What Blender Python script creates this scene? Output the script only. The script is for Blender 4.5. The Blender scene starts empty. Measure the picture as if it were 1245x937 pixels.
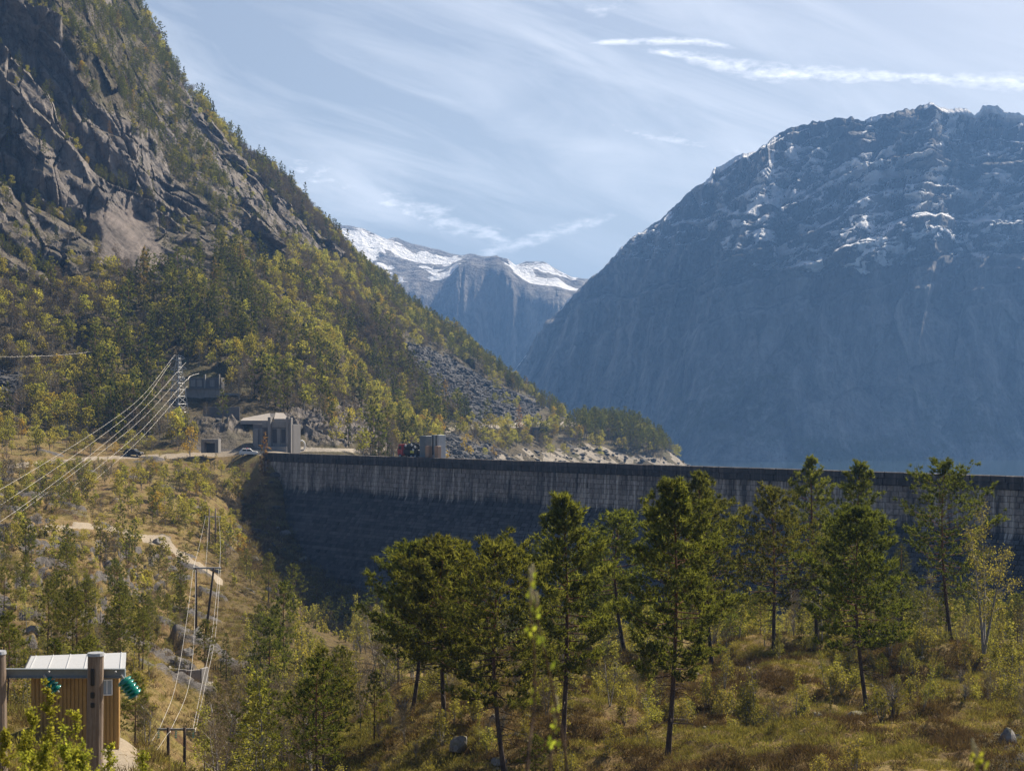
import bpy, math, random
import numpy as np
from mathutils import Vector, Matrix, Euler

# ------------------------------------------------------------------ camera, sun, sky, exposure
S = bpy.context.scene
COL = S.collection
F = 1808.0            # focal length in photo pixels (photo 1245 x 937)
CX, HZ = 622.5, 505.0 # principal column and horizon row of the photo
cam_data = bpy.data.cameras.new('camera')
cam = bpy.data.objects.new('camera', cam_data)
COL.objects.link(cam)
cam.location = (0, 0, 0)
cam.rotation_euler = (math.radians(90), 0, 0)
cam_data.sensor_width = 36.0
cam_data.lens = 36.0 * F / 1245.0
cam_data.shift_y = (HZ - 468.5) / 1245.0
cam_data.clip_start = 0.3
cam_data.clip_end = 40000
cam_data.dof.use_dof = True
cam_data.dof.focus_distance = 180
cam_data.dof.aperture_fstop = 3.2
S.camera = cam

SUN_AZ, SUN_EL = math.radians(43), math.radians(43)   # right of the view axis, above the horizon
sun_dir = Vector((math.sin(SUN_AZ) * math.cos(SUN_EL), math.cos(SUN_AZ) * math.cos(SUN_EL), math.sin(SUN_EL)))
sun_data = bpy.data.lights.new('sun', 'SUN')
sun_data.energy = 5.0
sun_data.angle = math.radians(0.5)
sun_data.color = (1.0, 0.88, 0.71)
sun = bpy.data.objects.new('sun', sun_data)
COL.objects.link(sun)
sun.rotation_euler = sun_dir.to_track_quat('Z', 'Y').to_euler()
S.view_settings.view_transform = 'Standard'
S.view_settings.look = 'None'
S.view_settings.gamma = 1.0
S.view_settings.exposure = 0.88
S.render.engine = 'CYCLES'
S.cycles.use_denoising = True
S.cycles.max_bounces = 6
S.cycles.diffuse_bounces = 2
S.cycles.glossy_bounces = 2
S.cycles.transmission_bounces = 4
S.cycles.volume_bounces = 0
S.cycles.sample_clamp_indirect = 4.0


class NT:
    """small helper for building node trees"""
    def __init__(self, tree):
        self.t = tree
        self.n = tree.nodes
        self.n.clear()

    def new(self, typ, **kw):
        nd = self.n.new(typ)
        for k, v in kw.items():
            setattr(nd, k, v)
        return nd

    def link(self, a, b):
        self.t.links.new(a, b)

    def put(self, sock, v):
        if hasattr(v, 'links') or isinstance(v, bpy.types.NodeSocket):
            self.link(v, sock)
        else:
            if isinstance(v, (tuple, list)) and sock.type == 'RGBA' and len(v) == 3:
                v = (*v, 1)
            sock.default_value = v

    def math(self, op, a, b=0.0, c=None, clamp=False):
        nd = self.new('ShaderNodeMath', operation=op, use_clamp=clamp)
        self.put(nd.inputs[0], a)
        self.put(nd.inputs[1], b)
        if c is not None:
            self.put(nd.inputs[2], c)
        return nd.outputs[0]

    def vmath(self, op, a, b=None, scale=None):
        nd = self.new('ShaderNodeVectorMath', operation=op)
        self.put(nd.inputs[0], a)
        if b is not None:
            self.put(nd.inputs[1], b)
        if scale is not None:
            self.put(nd.inputs['Scale'], scale)
        return nd.outputs['Value'] if op in ('DOT_PRODUCT', 'LENGTH') else nd.outputs[0]

    def comb(self, x, y, z):
        nd = self.new('ShaderNodeCombineXYZ')
        for s, v in zip(nd.inputs, (x, y, z)):
            self.put(s, v)
        return nd.outputs[0]

    def sep(self, v):
        nd = self.new('ShaderNodeSeparateXYZ')
        self.put(nd.inputs[0], v)
        return nd.outputs

    def noise(self, vec, scale, detail=4.0, rough=0.55, dist=0.0):
        nd = self.new('ShaderNodeTexNoise')
        if vec is not None:
            self.put(nd.inputs['Vector'], vec)
        self.put(nd.inputs['Scale'], scale)
        nd.inputs['Detail'].default_value = detail
        nd.inputs['Roughness'].default_value = rough
        nd.inputs['Distortion'].default_value = dist
        return nd.outputs['Fac']

    def voronoi(self, vec, scale, feature='F1', out='Distance'):
        nd = self.new('ShaderNodeTexVoronoi', feature=feature)
        if vec is not None:
            self.put(nd.inputs['Vector'], vec)
        self.put(nd.inputs['Scale'], scale)
        return nd.outputs[out]

    def ramp(self, f, a, b, lo=0.0, hi=1.0):
        nd = self.new('ShaderNodeMapRange', clamp=True)
        self.put(nd.inputs[0], f)
        self.put(nd.inputs[1], a)
        self.put(nd.inputs[2], b)
        self.put(nd.inputs[3], lo)
        self.put(nd.inputs[4], hi)
        return nd.outputs[0]

    def mix(self, f, a, b, mode='MIX'):
        nd = self.new('ShaderNodeMix', data_type='RGBA', blend_type=mode)
        self.put(nd.inputs[0], f)
        self.put(nd.inputs[6], a)
        self.put(nd.inputs[7], b)
        return nd.outputs[2]

    def attr(self, name, out='Fac'):
        nd = self.new('ShaderNodeAttribute', attribute_name=name)
        return nd.outputs[out]

    def pos(self):
        return self.new('ShaderNodeNewGeometry').outputs['Position']

    def obj(self):
        return self.new('ShaderNodeTexCoord').outputs['Object']

    def rnd(self):
        return self.new('ShaderNodeObjectInfo').outputs['Random']

    def bump(self, h, strength=0.5, dist=0.1, normal=None):
        nd = self.new('ShaderNodeBump')
        self.put(nd.inputs['Height'], h)
        self.put(nd.inputs['Strength'], strength)
        self.put(nd.inputs['Distance'], dist)
        if normal is not None:
            self.link(normal, nd.inputs['Normal'])
        return nd.outputs[0]

    def surface(self, color, rough=0.8, bump=None, metal=0.0, spec=0.3):
        p = self.new('ShaderNodeBsdfPrincipled')
        self.put(p.inputs['Base Color'], color)
        self.put(p.inputs['Roughness'], rough)
        self.put(p.inputs['Metallic'], metal)
        self.put(p.inputs['Specular IOR Level'], spec)
        if bump is not None:
            self.link(bump, p.inputs['Normal'])
        o = self.new('ShaderNodeOutputMaterial')
        self.link(p.outputs[0], o.inputs[0])
        return p

    def curve(self, x, pts):
        nd = self.new('ShaderNodeFloatCurve')
        c = nd.mapping.curves[0]
        while len(c.points) > 2:
            c.points.remove(c.points[1])
        c.points[0].location = pts[0]
        c.points[1].location = pts[-1]
        for p in pts[1:-1]:
            c.points.new(*p)
        nd.mapping.update()
        self.put(nd.inputs['Value'], x)
        return nd.outputs[0]


def material(name):
    m = bpy.data.materials.new(name)
    m.use_nodes = True
    return m, NT(m.node_tree)


# the sky: Nishita daylight with thin cirrus and one long streak of cloud, placed by direction
W = bpy.data.worlds.new('World')
S.world = W
W.use_nodes = True
w = NT(W.node_tree)
sky = w.new('ShaderNodeTexSky', sky_type='NISHITA')
sky.sun_disc = False
sky.sun_elevation = SUN_EL
sky.sun_rotation = SUN_AZ
sky.altitude = 400
sky.air_density = 1.0
sky.dust_density = 3.4
sky.ozone_density = 1.0
dirv = w.new('ShaderNodeTexCoord').outputs['Generated']
dx, dy, dz = w.sep(dirv)
ysafe = w.math('MAXIMUM', dy, 0.05)
u = w.math('DIVIDE', dx, ysafe)
v = w.math('DIVIDE', dz, ysafe)
front = w.ramp(dy, 0.1, 0.4)


def uv(px, py):
    return ((px - CX) / F, (HZ - py) / F)


def streak(pts, seed, soft, breakup):
    """band of cloud through pts = [(px, py, half width px)...]"""
    x0, x1 = uv(pts[0][0], 0)[0], uv(pts[-1][0], 0)[0]
    t = w.ramp(u, x0, x1)
    vs = [uv(0, p[1])[1] for p in pts]
    lo, hi = min(vs) - 0.02, max(vs) + 0.02
    mid = w.curve(t, [((uv(p[0], 0)[0] - x0) / (x1 - x0), (uv(0, p[1])[1] - lo) / (hi - lo)) for p in pts])
    mid = w.math('MULTIPLY_ADD', mid, hi - lo, lo)
    wd = w.curve(t, [((uv(p[0], 0)[0] - x0) / (x1 - x0), p[2] / F * 40) for p in pts])
    wd = w.math('MULTIPLY', wd, 1 / 40.0)
    nz = w.noise(w.comb(w.math('MULTIPLY', u, 34.0), w.math('MULTIPLY', v, 110.0), seed), 1.0, 7, 0.66, 0.8)
    off = w.math('MULTIPLY', w.math('SUBTRACT', nz, 0.5), soft)
    dist = w.math('ABSOLUTE', w.math('ADD', w.math('SUBTRACT', v, mid), off))
    m = w.math('SUBTRACT', 1.0, w.math('DIVIDE', dist, w.math('MAXIMUM', wd, 1e-5)), clamp=True)
    ends = w.math('MULTIPLY', w.ramp(u, x0, x0 + 0.02), w.ramp(u, x1, x1 - 0.02))
    fine = w.noise(w.comb(w.math('MULTIPLY', u, 90.0), w.math('MULTIPLY', v, 220.0), seed + 3), 1.0, 5, 0.6)
    m = w.math('MULTIPLY', m, w.ramp(fine, 0.25, 0.25 + breakup))
    return w.math('MULTIPLY', m, ends, clamp=True)


s1 = streak([(700, 54, 3), (790, 50, 7), (850, 51, 7), (905, 60, 4)], 1.3, 0.004, 0.3)
s2 = streak([(770, 58, 3), (850, 72, 12), (930, 88, 17), (1000, 91, 15), (1100, 94, 11), (1180, 98, 15), (1300, 104, 24)], 5.1, 0.010, 0.45)
s3 = streak([(330, 190, 10), (420, 225, 30), (520, 262, 26), (640, 300, 12)], 8.2, 0.03, 0.5)
s4 = streak([(560, 316, 8), (620, 300, 12), (680, 280, 12), (760, 262, 6)], 2.7, 0.012, 0.5)
s5 = streak([(690, 12, 6), (730, 10, 16), (790, 2, 10)], 3.7, 0.012, 0.6)
s6 = streak([(720, 145, 4), (790, 165, 12), (900, 185, 16), (980, 200, 5)], 6.4, 0.012, 0.5)
# wide thin veil of cirrus, drawn out from upper left to lower right
ca, sa = math.cos(math.radians(-20)), math.sin(math.radians(-20))
ur = w.math('ADD', w.math('MULTIPLY', u, ca), w.math('MULTIPLY', v, sa))
vr = w.math('SUBTRACT', w.math('MULTIPLY', v, ca), w.math('MULTIPLY', u, sa))
veil = w.noise(w.comb(w.math('MULTIPLY', ur, 5.0), w.math('MULTIPLY', vr, 26.0), 0.4), 1.0, 7, 0.6, 0.6)
big = w.noise(w.comb(w.math('MULTIPLY', u, 5.0), w.math('MULTIPLY', v, 6.0), 2.0), 1.0, 2, 0.5)
veil = w.math('MULTIPLY', w.ramp(veil, 0.42, 0.72), w.ramp(big, 0.3, 0.7, 0.35, 1.0))
veil = w.math('MULTIPLY_ADD', veil, 0.40, 0.10)
cl = w.math('MAXIMUM', w.math('MULTIPLY', s1, 0.75), w.math('MULTIPLY', s2, 0.95))
cl = w.math('MAXIMUM', cl, w.math('MULTIPLY', s3, 0.8))
cl = w.math('MAXIMUM', cl, w.math('MULTIPLY', s4, 0.85))
cl = w.math('MAXIMUM', cl, w.math('MULTIPLY', s5, 0.65))
cl = w.math('MAXIMUM', cl, w.math('MULTIPLY', s6, 0.6))
cl = w.math('MULTIPLY', w.math('MAXIMUM', cl, veil), front)
CLOUD = 16.5
col = w.mix(cl, sky.outputs[0], (CLOUD, CLOUD * 1.0, CLOUD * 1.02))
bg = w.new('ShaderNodeBackground')
w.link(col, bg.inputs[0])
bg.inputs[1].default_value = 0.050
wo = w.new('ShaderNodeOutputWorld')
w.link(bg.outputs[0], wo.inputs[0])


# ------------------------------------------------------------------ helpers
def tag(o, label=None, cat=None, group=None, kind=None):
    if label:
        o['label'] = label
    if cat:
        o['category'] = cat
    if group:
        o['group'] = group
    if kind:
        o['kind'] = kind
    return o


def empty(name, loc=(0, 0, 0), rz=0.0):
    o = bpy.data.objects.new(name, None)
    o.location = loc
    o.rotation_euler = (0, 0, rz)
    o.empty_display_size = 0.5
    COL.objects.link(o)
    return o


class MB:
    """collects shapes, builds one mesh object"""
    def __init__(self):
        self.v, self.f, self.m = [], [], []

    def add(self, verts, faces, mi=0):
        b = len(self.v)
        self.v += [tuple(p) for p in verts]
        self.f += [tuple(i + b for i in f) for f in faces]
        self.m += [mi] * len(faces)

    def box(self, c, size, rz=0.0, mi=0, bev=0.0, rot=None):
        x, y, z = (s / 2 for s in size)
        R = (rot.to_matrix() if rot is not None else Matrix.Rotation(rz, 3, 'Z'))
        c = Vector(c)
        if bev <= 0:
            vs = [Vector((sx * x, sy * y, sz * z)) for sz in (-1, 1) for sy in (-1, 1) for sx in (-1, 1)]
            fs = [(0, 2, 3, 1), (4, 5, 7, 6), (0, 1, 5, 4), (2, 6, 7, 3), (0, 4, 6, 2), (1, 3, 7, 5)]
        else:
            b = min(bev, x * .45, y * .45, z * .45)
            def ring(hx, hy, zz):
                return [Vector((hx - b, -hy, zz)), Vector((hx, -hy + b, zz)), Vector((hx, hy - b, zz)), Vector((hx - b, hy, zz)),
                        Vector((-hx + b, hy, zz)), Vector((-hx, hy - b, zz)), Vector((-hx, -hy + b, zz)), Vector((-hx + b, -hy, zz))]
            vs = ring(x - b, y - b, -z) + ring(x, y, -z + b) + ring(x, y, z - b) + ring(x - b, y - b, z)
            fs = [tuple(range(7, -1, -1)), tuple(range(24, 32))]
            for r in range(3):
                for i in range(8):
                    j = (i + 1) % 8
                    fs.append((r * 8 + i, r * 8 + j, r * 8 + 8 + j, r * 8 + 8 + i))
        self.add([c + R @ p for p in vs], fs, mi)

    def prism(self, poly, z0, z1, mi=0):
        n = len(poly)
        vs = [(p[0], p[1], z0) for p in poly] + [(p[0], p[1], z1) for p in poly]
        fs = [tuple(range(n - 1, -1, -1)), tuple(range(n, 2 * n))] + [(i, (i + 1) % n, n + (i + 1) % n, n + i) for i in range(n)]
        self.add(vs, fs, mi)

    def tube(self, pts, radii, seg=6, mi=0, cap=True):
        pts = [Vector(p) for p in pts]
        if not hasattr(radii, '__len__'):
            radii = [radii] * len(pts)
        b = len(self.v)
        n = len(pts)
        ref = None
        for i, p in enumerate(pts):
            t = (pts[min(i + 1, n - 1)] - pts[max(i - 1, 0)])
            t = t.normalized() if t.length > 1e-9 else Vector((0, 0, 1))
            if ref is None:
                ref = Vector((1, 0, 0)) if abs(t.x) < 0.9 else Vector((0, 1, 0))
            a = (ref - t * ref.dot(t)).normalized()
            ref = a
            c = t.cross(a)
            for k in range(seg):
                an = 2 * math.pi * k / seg
                q = p + (a * math.cos(an) + c * math.sin(an)) * radii[i]
                self.v.append(tuple(q))
        for i in range(n - 1):
            for k in range(seg):
                k2 = (k + 1) % seg
                self.f.append((b + i * seg + k, b + i * seg + k2, b + (i + 1) * seg + k2, b + (i + 1) * seg + k))
                self.m.append(mi)
        if cap:
            self.f.append(tuple(b + k for k in range(seg - 1, -1, -1)))
            self.f.append(tuple(b + (n - 1) * seg + k for k in range(seg)))
            self.m += [mi, mi]

    def mesh(self, name, mats, smooth=False):
        me = bpy.data.meshes.new(name)
        me.from_pydata(self.v, [], self.f)
        for m in (mats if isinstance(mats, (list, tuple)) else [mats]):
            me.materials.append(m)
        me.polygons.foreach_set('material_index', self.m)
        if smooth:
            me.polygons.foreach_set('use_smooth', [True] * len(self.f))
        me.update()
        return me

    def build(self, name, mats, parent=None, smooth=False, loc=None):
        o = bpy.data.objects.new(name, self.mesh(name, mats, smooth))
        if loc is not None:
            o.location = loc
        if parent is not None:
            o.parent = parent
        COL.objects.link(o)
        return o


def np_mesh(name, V, faces, mats, smooth=False, attrs=None, mi=None):
    """mesh from numpy: V (n,3), faces (m,3|4)"""
    me = bpy.data.meshes.new(name)
    V = np.ascontiguousarray(V, dtype=np.float32)
    faces = np.ascontiguousarray(faces, dtype=np.int32)
    k = faces.shape[1]
    me.vertices.add(len(V))
    me.vertices.foreach_set('co', V.ravel())
    me.loops.add(faces.size)
    me.loops.foreach_set('vertex_index', faces.ravel())
    me.polygons.add(len(faces))
    me.polygons.foreach_set('loop_start', np.arange(0, faces.size, k, dtype=np.int32))
    me.polygons.foreach_set('loop_total', np.full(len(faces), k, dtype=np.int32))
    if mi is not None:
        me.polygons.foreach_set('material_index', np.ascontiguousarray(mi, dtype=np.int32))
    me.polygons.foreach_set('use_smooth', np.full(len(faces), bool(smooth)))
    for m in (mats if isinstance(mats, (list, tuple)) else [mats]):
        me.materials.append(m)
    for a, (dom, arr) in (attrs or {}).items():
        at = me.attributes.new(a, 'FLOAT', dom)
        at.data.foreach_set('value', np.ascontiguousarray(arr, dtype=np.float32))
    me.update(calc_edges=True)
    return me


def link_obj(name, me, parent=None, loc=None):
    o = bpy.data.objects.new(name, me)
    if loc is not None:
        o.location = loc
    if parent is not None:
        o.parent = parent
    COL.objects.link(o)
    return o


def at(px, py, d):
    """world point at depth d behind photo pixel (px, py)"""
    return Vector(((px - CX) / F * d, d, (HZ - py) / F * d))


# ------------------------------------------------------------------ numpy noise
def _hash(ix, iy, iz, seed):
    h = (ix.astype(np.int64) * 374761393 + iy.astype(np.int64) * 668265263 + iz.astype(np.int64) * 2147483647 + seed * 974711) & 0xFFFFFFFF
    h = ((h ^ (h >> 13)) * 1274126177) & 0xFFFFFFFF
    h = ((h ^ (h >> 16)) * 2246822519) & 0xFFFFFFFF
    return ((h ^ (h >> 15)) & 0xFFFFFF).astype(np.float64) / 0xFFFFFF


def vnoise(x, y, z=None, seed=0):
    if z is None:
        z = np.zeros_like(x)
    x0, y0, z0 = np.floor(x), np.floor(y), np.floor(z)
    fx, fy, fz = x - x0, y - y0, z - z0
    fx, fy, fz = (f * f * f * (f * (f * 6 - 15) + 10) for f in (fx, fy, fz))
    r = 0
    for a in (0, 1):
        for b in (0, 1):
            for c in (0, 1):
                wgt = (fx if a else 1 - fx) * (fy if b else 1 - fy) * (fz if c else 1 - fz)
                r = r + wgt * _hash(x0 + a, y0 + b, z0 + c, seed)
    return r


def fbm(x, y, z=None, oct=4, seed=0, gain=0.5, ridged=False):
    """about 0..1"""
    s, a, t = 0, 1.0, 0.0
    for i in range(oct):
        n = vnoise(x * 2 ** i + 13.7 * i, y * 2 ** i + 7.3 * i, None if z is None else z * 2 ** i, seed + i)
        if ridged:
            n = 1 - np.abs(2 * n - 1)
        s = s + a * n
        t += a
        a *= gain
    return s / t


def cells(x, y, z, seed=0):
    """nearest jittered cell: two random numbers per cell and F2-F1"""
    x0, y0, z0 = np.floor(x), np.floor(y), np.floor(z)
    d1 = np.full(x.shape, 1e9)
    d2 = np.full(x.shape, 1e9)
    r1 = np.zeros(x.shape)
    r2 = np.zeros(x.shape)
    r3 = np.zeros(x.shape)
    cx = np.zeros(x.shape); cy = np.zeros(x.shape); cz = np.zeros(x.shape)
    for a in (-1, 0, 1):
        for b in (-1, 0, 1):
            for c in (-1, 0, 1):
                ix, iy, iz = x0 + a, y0 + b, z0 + c
                qx = ix + _hash(ix, iy, iz, seed)
                qy = iy + _hash(ix, iy, iz, seed + 1)
                qz = iz + _hash(ix, iy, iz, seed + 2)
                d = (qx - x) ** 2 + (qy - y) ** 2 + (qz - z) ** 2
                nearer = d < d1
                d2 = np.where(nearer, d1, np.minimum(d2, d))
                r1 = np.where(nearer, _hash(ix, iy, iz, seed + 3), r1)
                r2 = np.where(nearer, _hash(ix, iy, iz, seed + 4), r2)
                r3 = np.where(nearer, _hash(ix, iy, iz, seed + 5), r3)
                cx = np.where(nearer, qx, cx); cy = np.where(nearer, qy, cy); cz = np.where(nearer, qz, cz)
                d1 = np.where(nearer, d, d1)
    return r1, r2, r3, np.sqrt(d2) - np.sqrt(d1), x - cx, y - cy, z - cz


def sstep(x, a, b):
    t = np.clip((x - a) / (b - a), 0, 1)
    return t * t * (3 - 2 * t)


def inpoly(px, py, poly):
    px, py = np.asarray(px, float), np.asarray(py, float)
    r = np.zeros(px.shape, bool)
    n = len(poly)
    j = n - 1
    for i in range(n):
        xi, yi = poly[i]
        xj, yj = poly[j]
        c = ((yi > py) != (yj > py))
        r ^= c & (px < (xj - xi) * (py - yi) / ((yj - yi) if yj != yi else 1e-9) + xi)
        j = i
    return r


def seg_dist(px, py, line):
    d = np.full(np.shape(px), 1e9)
    for (ax, ay), (bx, by) in zip(line[:-1], line[1:]):
        vx, vy = bx - ax, by - ay
        t = np.clip(((px - ax) * vx + (py - ay) * vy) / (vx * vx + vy * vy), 0, 1)
        d = np.minimum(d, np.hypot(px - ax - t * vx, py - ay - t * vy))
    return d
# ------------------------------------------------------------------ where the dam stands
CREST = -8.7
D0 = np.array([-56.5, 349.5])
DU = np.array([0.691, -0.723]); DU = DU / np.hypot(*DU)
DN = np.array([DU[1], -DU[0]])            # downstream, towards the viewer
DAM_LEN = 232.0


def dam_off(h):
    return np.where(h < 8.5, np.maximum(h - 2.0, 0) * 0.06, 0.39 + (h - 8.5) * 0.60)


def dam_world(s, off, h):
    return Vector((D0[0] + DU[0] * s + DN[0] * off, D0[1] + DU[1] * s + DN[1] * off, CREST - h))


def dam_hit(px, py):
    tx, tz = (px - CX) / F, (HZ - py) / F
    lo, hi = 0.0, 45.0
    for _ in range(50):
        h = (lo + hi) / 2
        o = float(dam_off(h))
        bx, by = D0[0] + DN[0] * o, D0[1] + DN[1] * o
        s = -(bx - tx * by) / (DU[0] - tx * DU[1])
        y = by + DU[1] * s
        if (CREST - h) / y > tz:
            lo = h
        else:
            hi = h
    return bx + DU[0] * s, y, CREST - h, s, h


# ------------------------------------------------------------------ the lie of the land: measured points, smoothly joined
CP = []                                           # (px, elevation tangent, distance)
def cp(px, py, d): CP.append((px, (HZ - py) / F, d))
def cz(px, d, z): CP.append((px, z / d, d))

for px in (-250, 100, 450, 800, 1150, 1500):
    cz(px, 8, -3.4); cz(px, 15, -6.2); cz(px, 30, -10.2)
for p in [(622, 940, 66), (900, 940, 64), (1245, 925, 60), (1420, 915, 60), (300, 960, 84), (470, 945, 74), (-200, 920, 55), (20, 912, 58), (110, 914, 59), (150, 898, 66),
          (150, 925, 55), (0, 740, 150), (100, 740, 160), (-200, 740, 150), (0, 640, 230), (100, 640, 250), (-200, 640, 240), (200, 662, 270), (240, 722, 230), (150, 840, 112),
          (60, 790, 130), (-200, 800, 120), (218, 829, 138), (222, 803, 152), (185, 945, 92), (215, 950, 74), (195, 935, 66), (230, 780, 178), (215, 960, 104),
          (0, 562, 330), (100, 559, 350), (-200, 566, 330), (200, 555.5, 365), (300, 551.5, 368), (330, 551, 362), (250, 600, 330), (150, 600, 310), (50, 600, 285), (308, 604, 350), (285, 650, 318), (300, 700, 280),
          (350, 937, 110), (400, 860, 140), (450, 800, 190), (330, 735, 262), (300, 760, 210), (420, 760, 285),
          (480, 866, 95), (425, 937, 78), (500, 862, 85), (540, 877, 79), (615, 918, 71), (690, 890, 76), (810, 918, 71), (845, 812, 102), (940, 797, 108), (1055, 860, 86), (1160, 802, 110),
          (1245, 830, 95), (700, 795, 106), (600, 805, 104), (1400, 820, 95), (1200, 900, 67), (1000, 890, 78), (900, 860, 86), (1400, 880, 70)]:
    cp(*p)
for px, d, z in [(480, 125, -24), (600, 140, -26), (800, 145, -25), (1000, 145, -24), (1245, 140, -22), (1450, 140, -21), (520, 240, -40), (600, 200, -36), (800, 190, -34), (1000, 180, -31), (1245, 170, -27), (1450, 160, -25),
                 (560, 275, -41), (700, 252, -40), (900, 224, -36), (1160, 205, -31), (1300, 190, -27), (1450, 182, -24)]:
    cz(px, d, z)
for px, py in [(333, 560), (338, 580), (345, 610), (354, 640), (366, 668), (400, 704), (425, 716), (450, 724)]:
    x, y, z, s, h = dam_hit(px, py)
    cz(CX + F * x / y, y, z)
# behind the dam: reservoir bed and shore
for px, d, z in [(420, 372, -10.5), (520, 350, -30), (620, 330, -40), (800, 300, -44), (1000, 270, -44), (1300, 240, -40), (620, 450, -42), (900, 450, -50), (1300, 450, -50), (900, 700, -55), (1300, 700, -60), (1000, 1000, -60), (1385, 1150, -60)]:
    cz(px, d, z)
for p in [(216, 511, 400), (330, 548, 374), (360, 548, 385), (245, 489, 430), (200, 486, 430), (290, 520, 395), (255, 551, 372), (300, 489, 425), (380, 546, 385), (450, 547, 420), (540, 523, 600), (620, 517, 720), (690, 516, 790),
          (560, 556, 560), (620, 558, 650), (720, 560, 740), (780, 560, 790), (835, 566, 830), (480, 552, 450),
          (765, 524, 820), (800, 543, 815), (730, 519, 830), (850, 580, 900), (760, 545, 900), (700, 530, 950), (850, 640, 1150)]:
    cp(*p)
# left mountain
for p in [(-250, 330, 430), (0, 330, 480), (100, 340, 500), (200, 340, 520), (300, 350, 545), (400, 400, 590), (480, 440, 650), (560, 480, 725), (620, 500, 765), (350, 450, 480), (250, 425, 465), (150, 440, 450), (50, 450, 430), (0, 470, 405), (-250, 470, 380),
          (420, 480, 520), (480, 500, 580), (0, 250, 525), (0, 100, 570), (0, 0, 610), (-250, 200, 480), (-250, 0, 540), (100, 250, 560), (100, 100, 612), (100, 0, 660), (160, 250, 595), (160, 320, 535), (200, 250, 630), (200, 150, 712), (300, 250, 705), (300, 300, 620),
          (380, 300, 780), (340, 330, 640), (0, -150, 670), (100, -50, 735), (-250, -200, 640), (440, 380, 720), (520, 430, 800), (600, 480, 830)]:
    cp(*p)
RIDGE = [(690, 513, 850), (640, 477, 900), (580, 433, 950), (520, 394, 960), (470, 354, 950), (420, 312, 930), (385, 268, 900), (345, 224, 880), (300, 194, 860), (250, 146, 840), (215, 93, 830), (165, 4, 820), (100, -110, 810), (0, -280, 800), (-250, -500, 780)]
for px, py, d in RIDGE:
    cp(px, py, d)
    cp(px, py + 45 + max(0, (450 - py)) * 0.12, d * 1.13)
CPa = np.array(CP)


def _key(px, d):
    return np.stack([np.asarray(px) / 260.0, np.log(np.asarray(d)) * 2.6], -1)


def _phi(r2):
    return 0.5 * r2 * np.log(r2 + 1e-12)


_K = _key(CPa[:, 0], CPa[:, 2])
_n = len(_K)
_A = np.zeros((_n + 3, _n + 3))
_A[:_n, :_n] = _phi(((_K[:, None] - _K[None]) ** 2).sum(-1)) + np.eye(_n) * 0.0015
_A[:_n, _n] = 1
_A[:_n, _n + 1:] = _K
_A[_n:, :_n] = _A[:_n, _n:].T
_w = np.linalg.solve(_A, np.concatenate([CPa[:, 1], np.zeros(3)]))


def base_z(px, d):
    """smooth ground height at azimuth column px and depth d"""
    px, d = np.broadcast_arrays(np.asarray(px, float), np.asarray(d, float))
    q = _key(np.clip(px, -300, 1550).ravel(), np.clip(d.ravel(), 6, 1250))
    out = np.empty(len(q))
    for i in range(0, len(q), 20000):
        k = q[i:i + 20000]
        out[i:i + 20000] = _phi(((k[:, None] - _K[None]) ** 2).sum(-1)) @ _w[:_n] + _w[_n] + k @ _w[_n + 1:]
    return (out * d.ravel()).reshape(px.shape)


# regions of the land, as outlines measured on the photograph (photo pixels of the ground seen there)
CLIFF = [(-400, -700), (120, -700), (165, 5), (215, 95), (250, 148), (320, 215), (400, 300), (425, 315), (390, 318), (350, 300), (330, 330), (290, 322), (200, 345), (130, 330), (60, 350), (0, 330), (-400, 340)]
UPVEG = [(55, -40), (165, 0), (205, 80), (232, 140), (240, 175), (290, 250), (270, 265), (205, 215), (170, 160), (120, 130), (75, 60)]
SLAB = [(112, 262), (150, 252), (178, 262), (202, 318), (180, 338), (150, 330), (118, 318)]
TALUS = [(488, 415), (530, 428), (600, 466), (655, 492), (660, 512), (600, 514), (560, 512), (545, 500), (520, 470), (494, 440)]
TALUS2 = [(540, 526), (600, 548), (610, 562), (535, 562)]
TALUS3 = [(-60, 440), (25, 455), (35, 480), (22, 498), (-60, 500)]
BARESHORE = [(640, 545), (690, 536), (735, 546), (770, 556), (835, 552), (840, 575), (560, 580), (600, 552)]
ROCKCUT = [(325, 508), (370, 500), (400, 500), (440, 490), (465, 510), (470, 545), (430, 540), (375, 545), (360, 512)]
OUTCROP = [(222, 508), (262, 505), (300, 520), (318, 548), (240, 545), (225, 530)]
TERRACE = [(-60, 640), (90, 628), (190, 650), (215, 670), (205, 720), (150, 740), (90, 790), (-60, 800)]
OPEN = [(235, 690), (262, 690), (262, 760), (240, 850), (200, 850), (215, 770)]
ABUT = [(305, 556), (330, 552), (350, 620), (370, 672), (450, 724), (460, 770), (340, 730), (290, 690), (290, 620)]
PATH = [(52, 640), (120, 640), (160, 648), (200, 660), (226, 680), (250, 694), (266, 706)]
ROAD = [(-120, 572), (20, 566), (110, 558), (165, 555.5), (215, 554), (250, 552), (300, 549.8), (330, 550), (370, 546.5), (430, 546.5), (470, 546), (500, 540), (535, 528), (552, 520), (620, 516), (700, 514)]
YARD = [(118, 880), (150, 872), (168, 905), (172, 940), (110, 945)]


def jitter(px, py, x, y, amp, sc, seed=5):
    return px + amp * (fbm(x / sc, y / sc, seed=seed, oct=3) - .5) * 2, py + amp * (fbm(x / sc, y / sc, seed=seed + 9, oct=3) - .5) * 2


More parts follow.
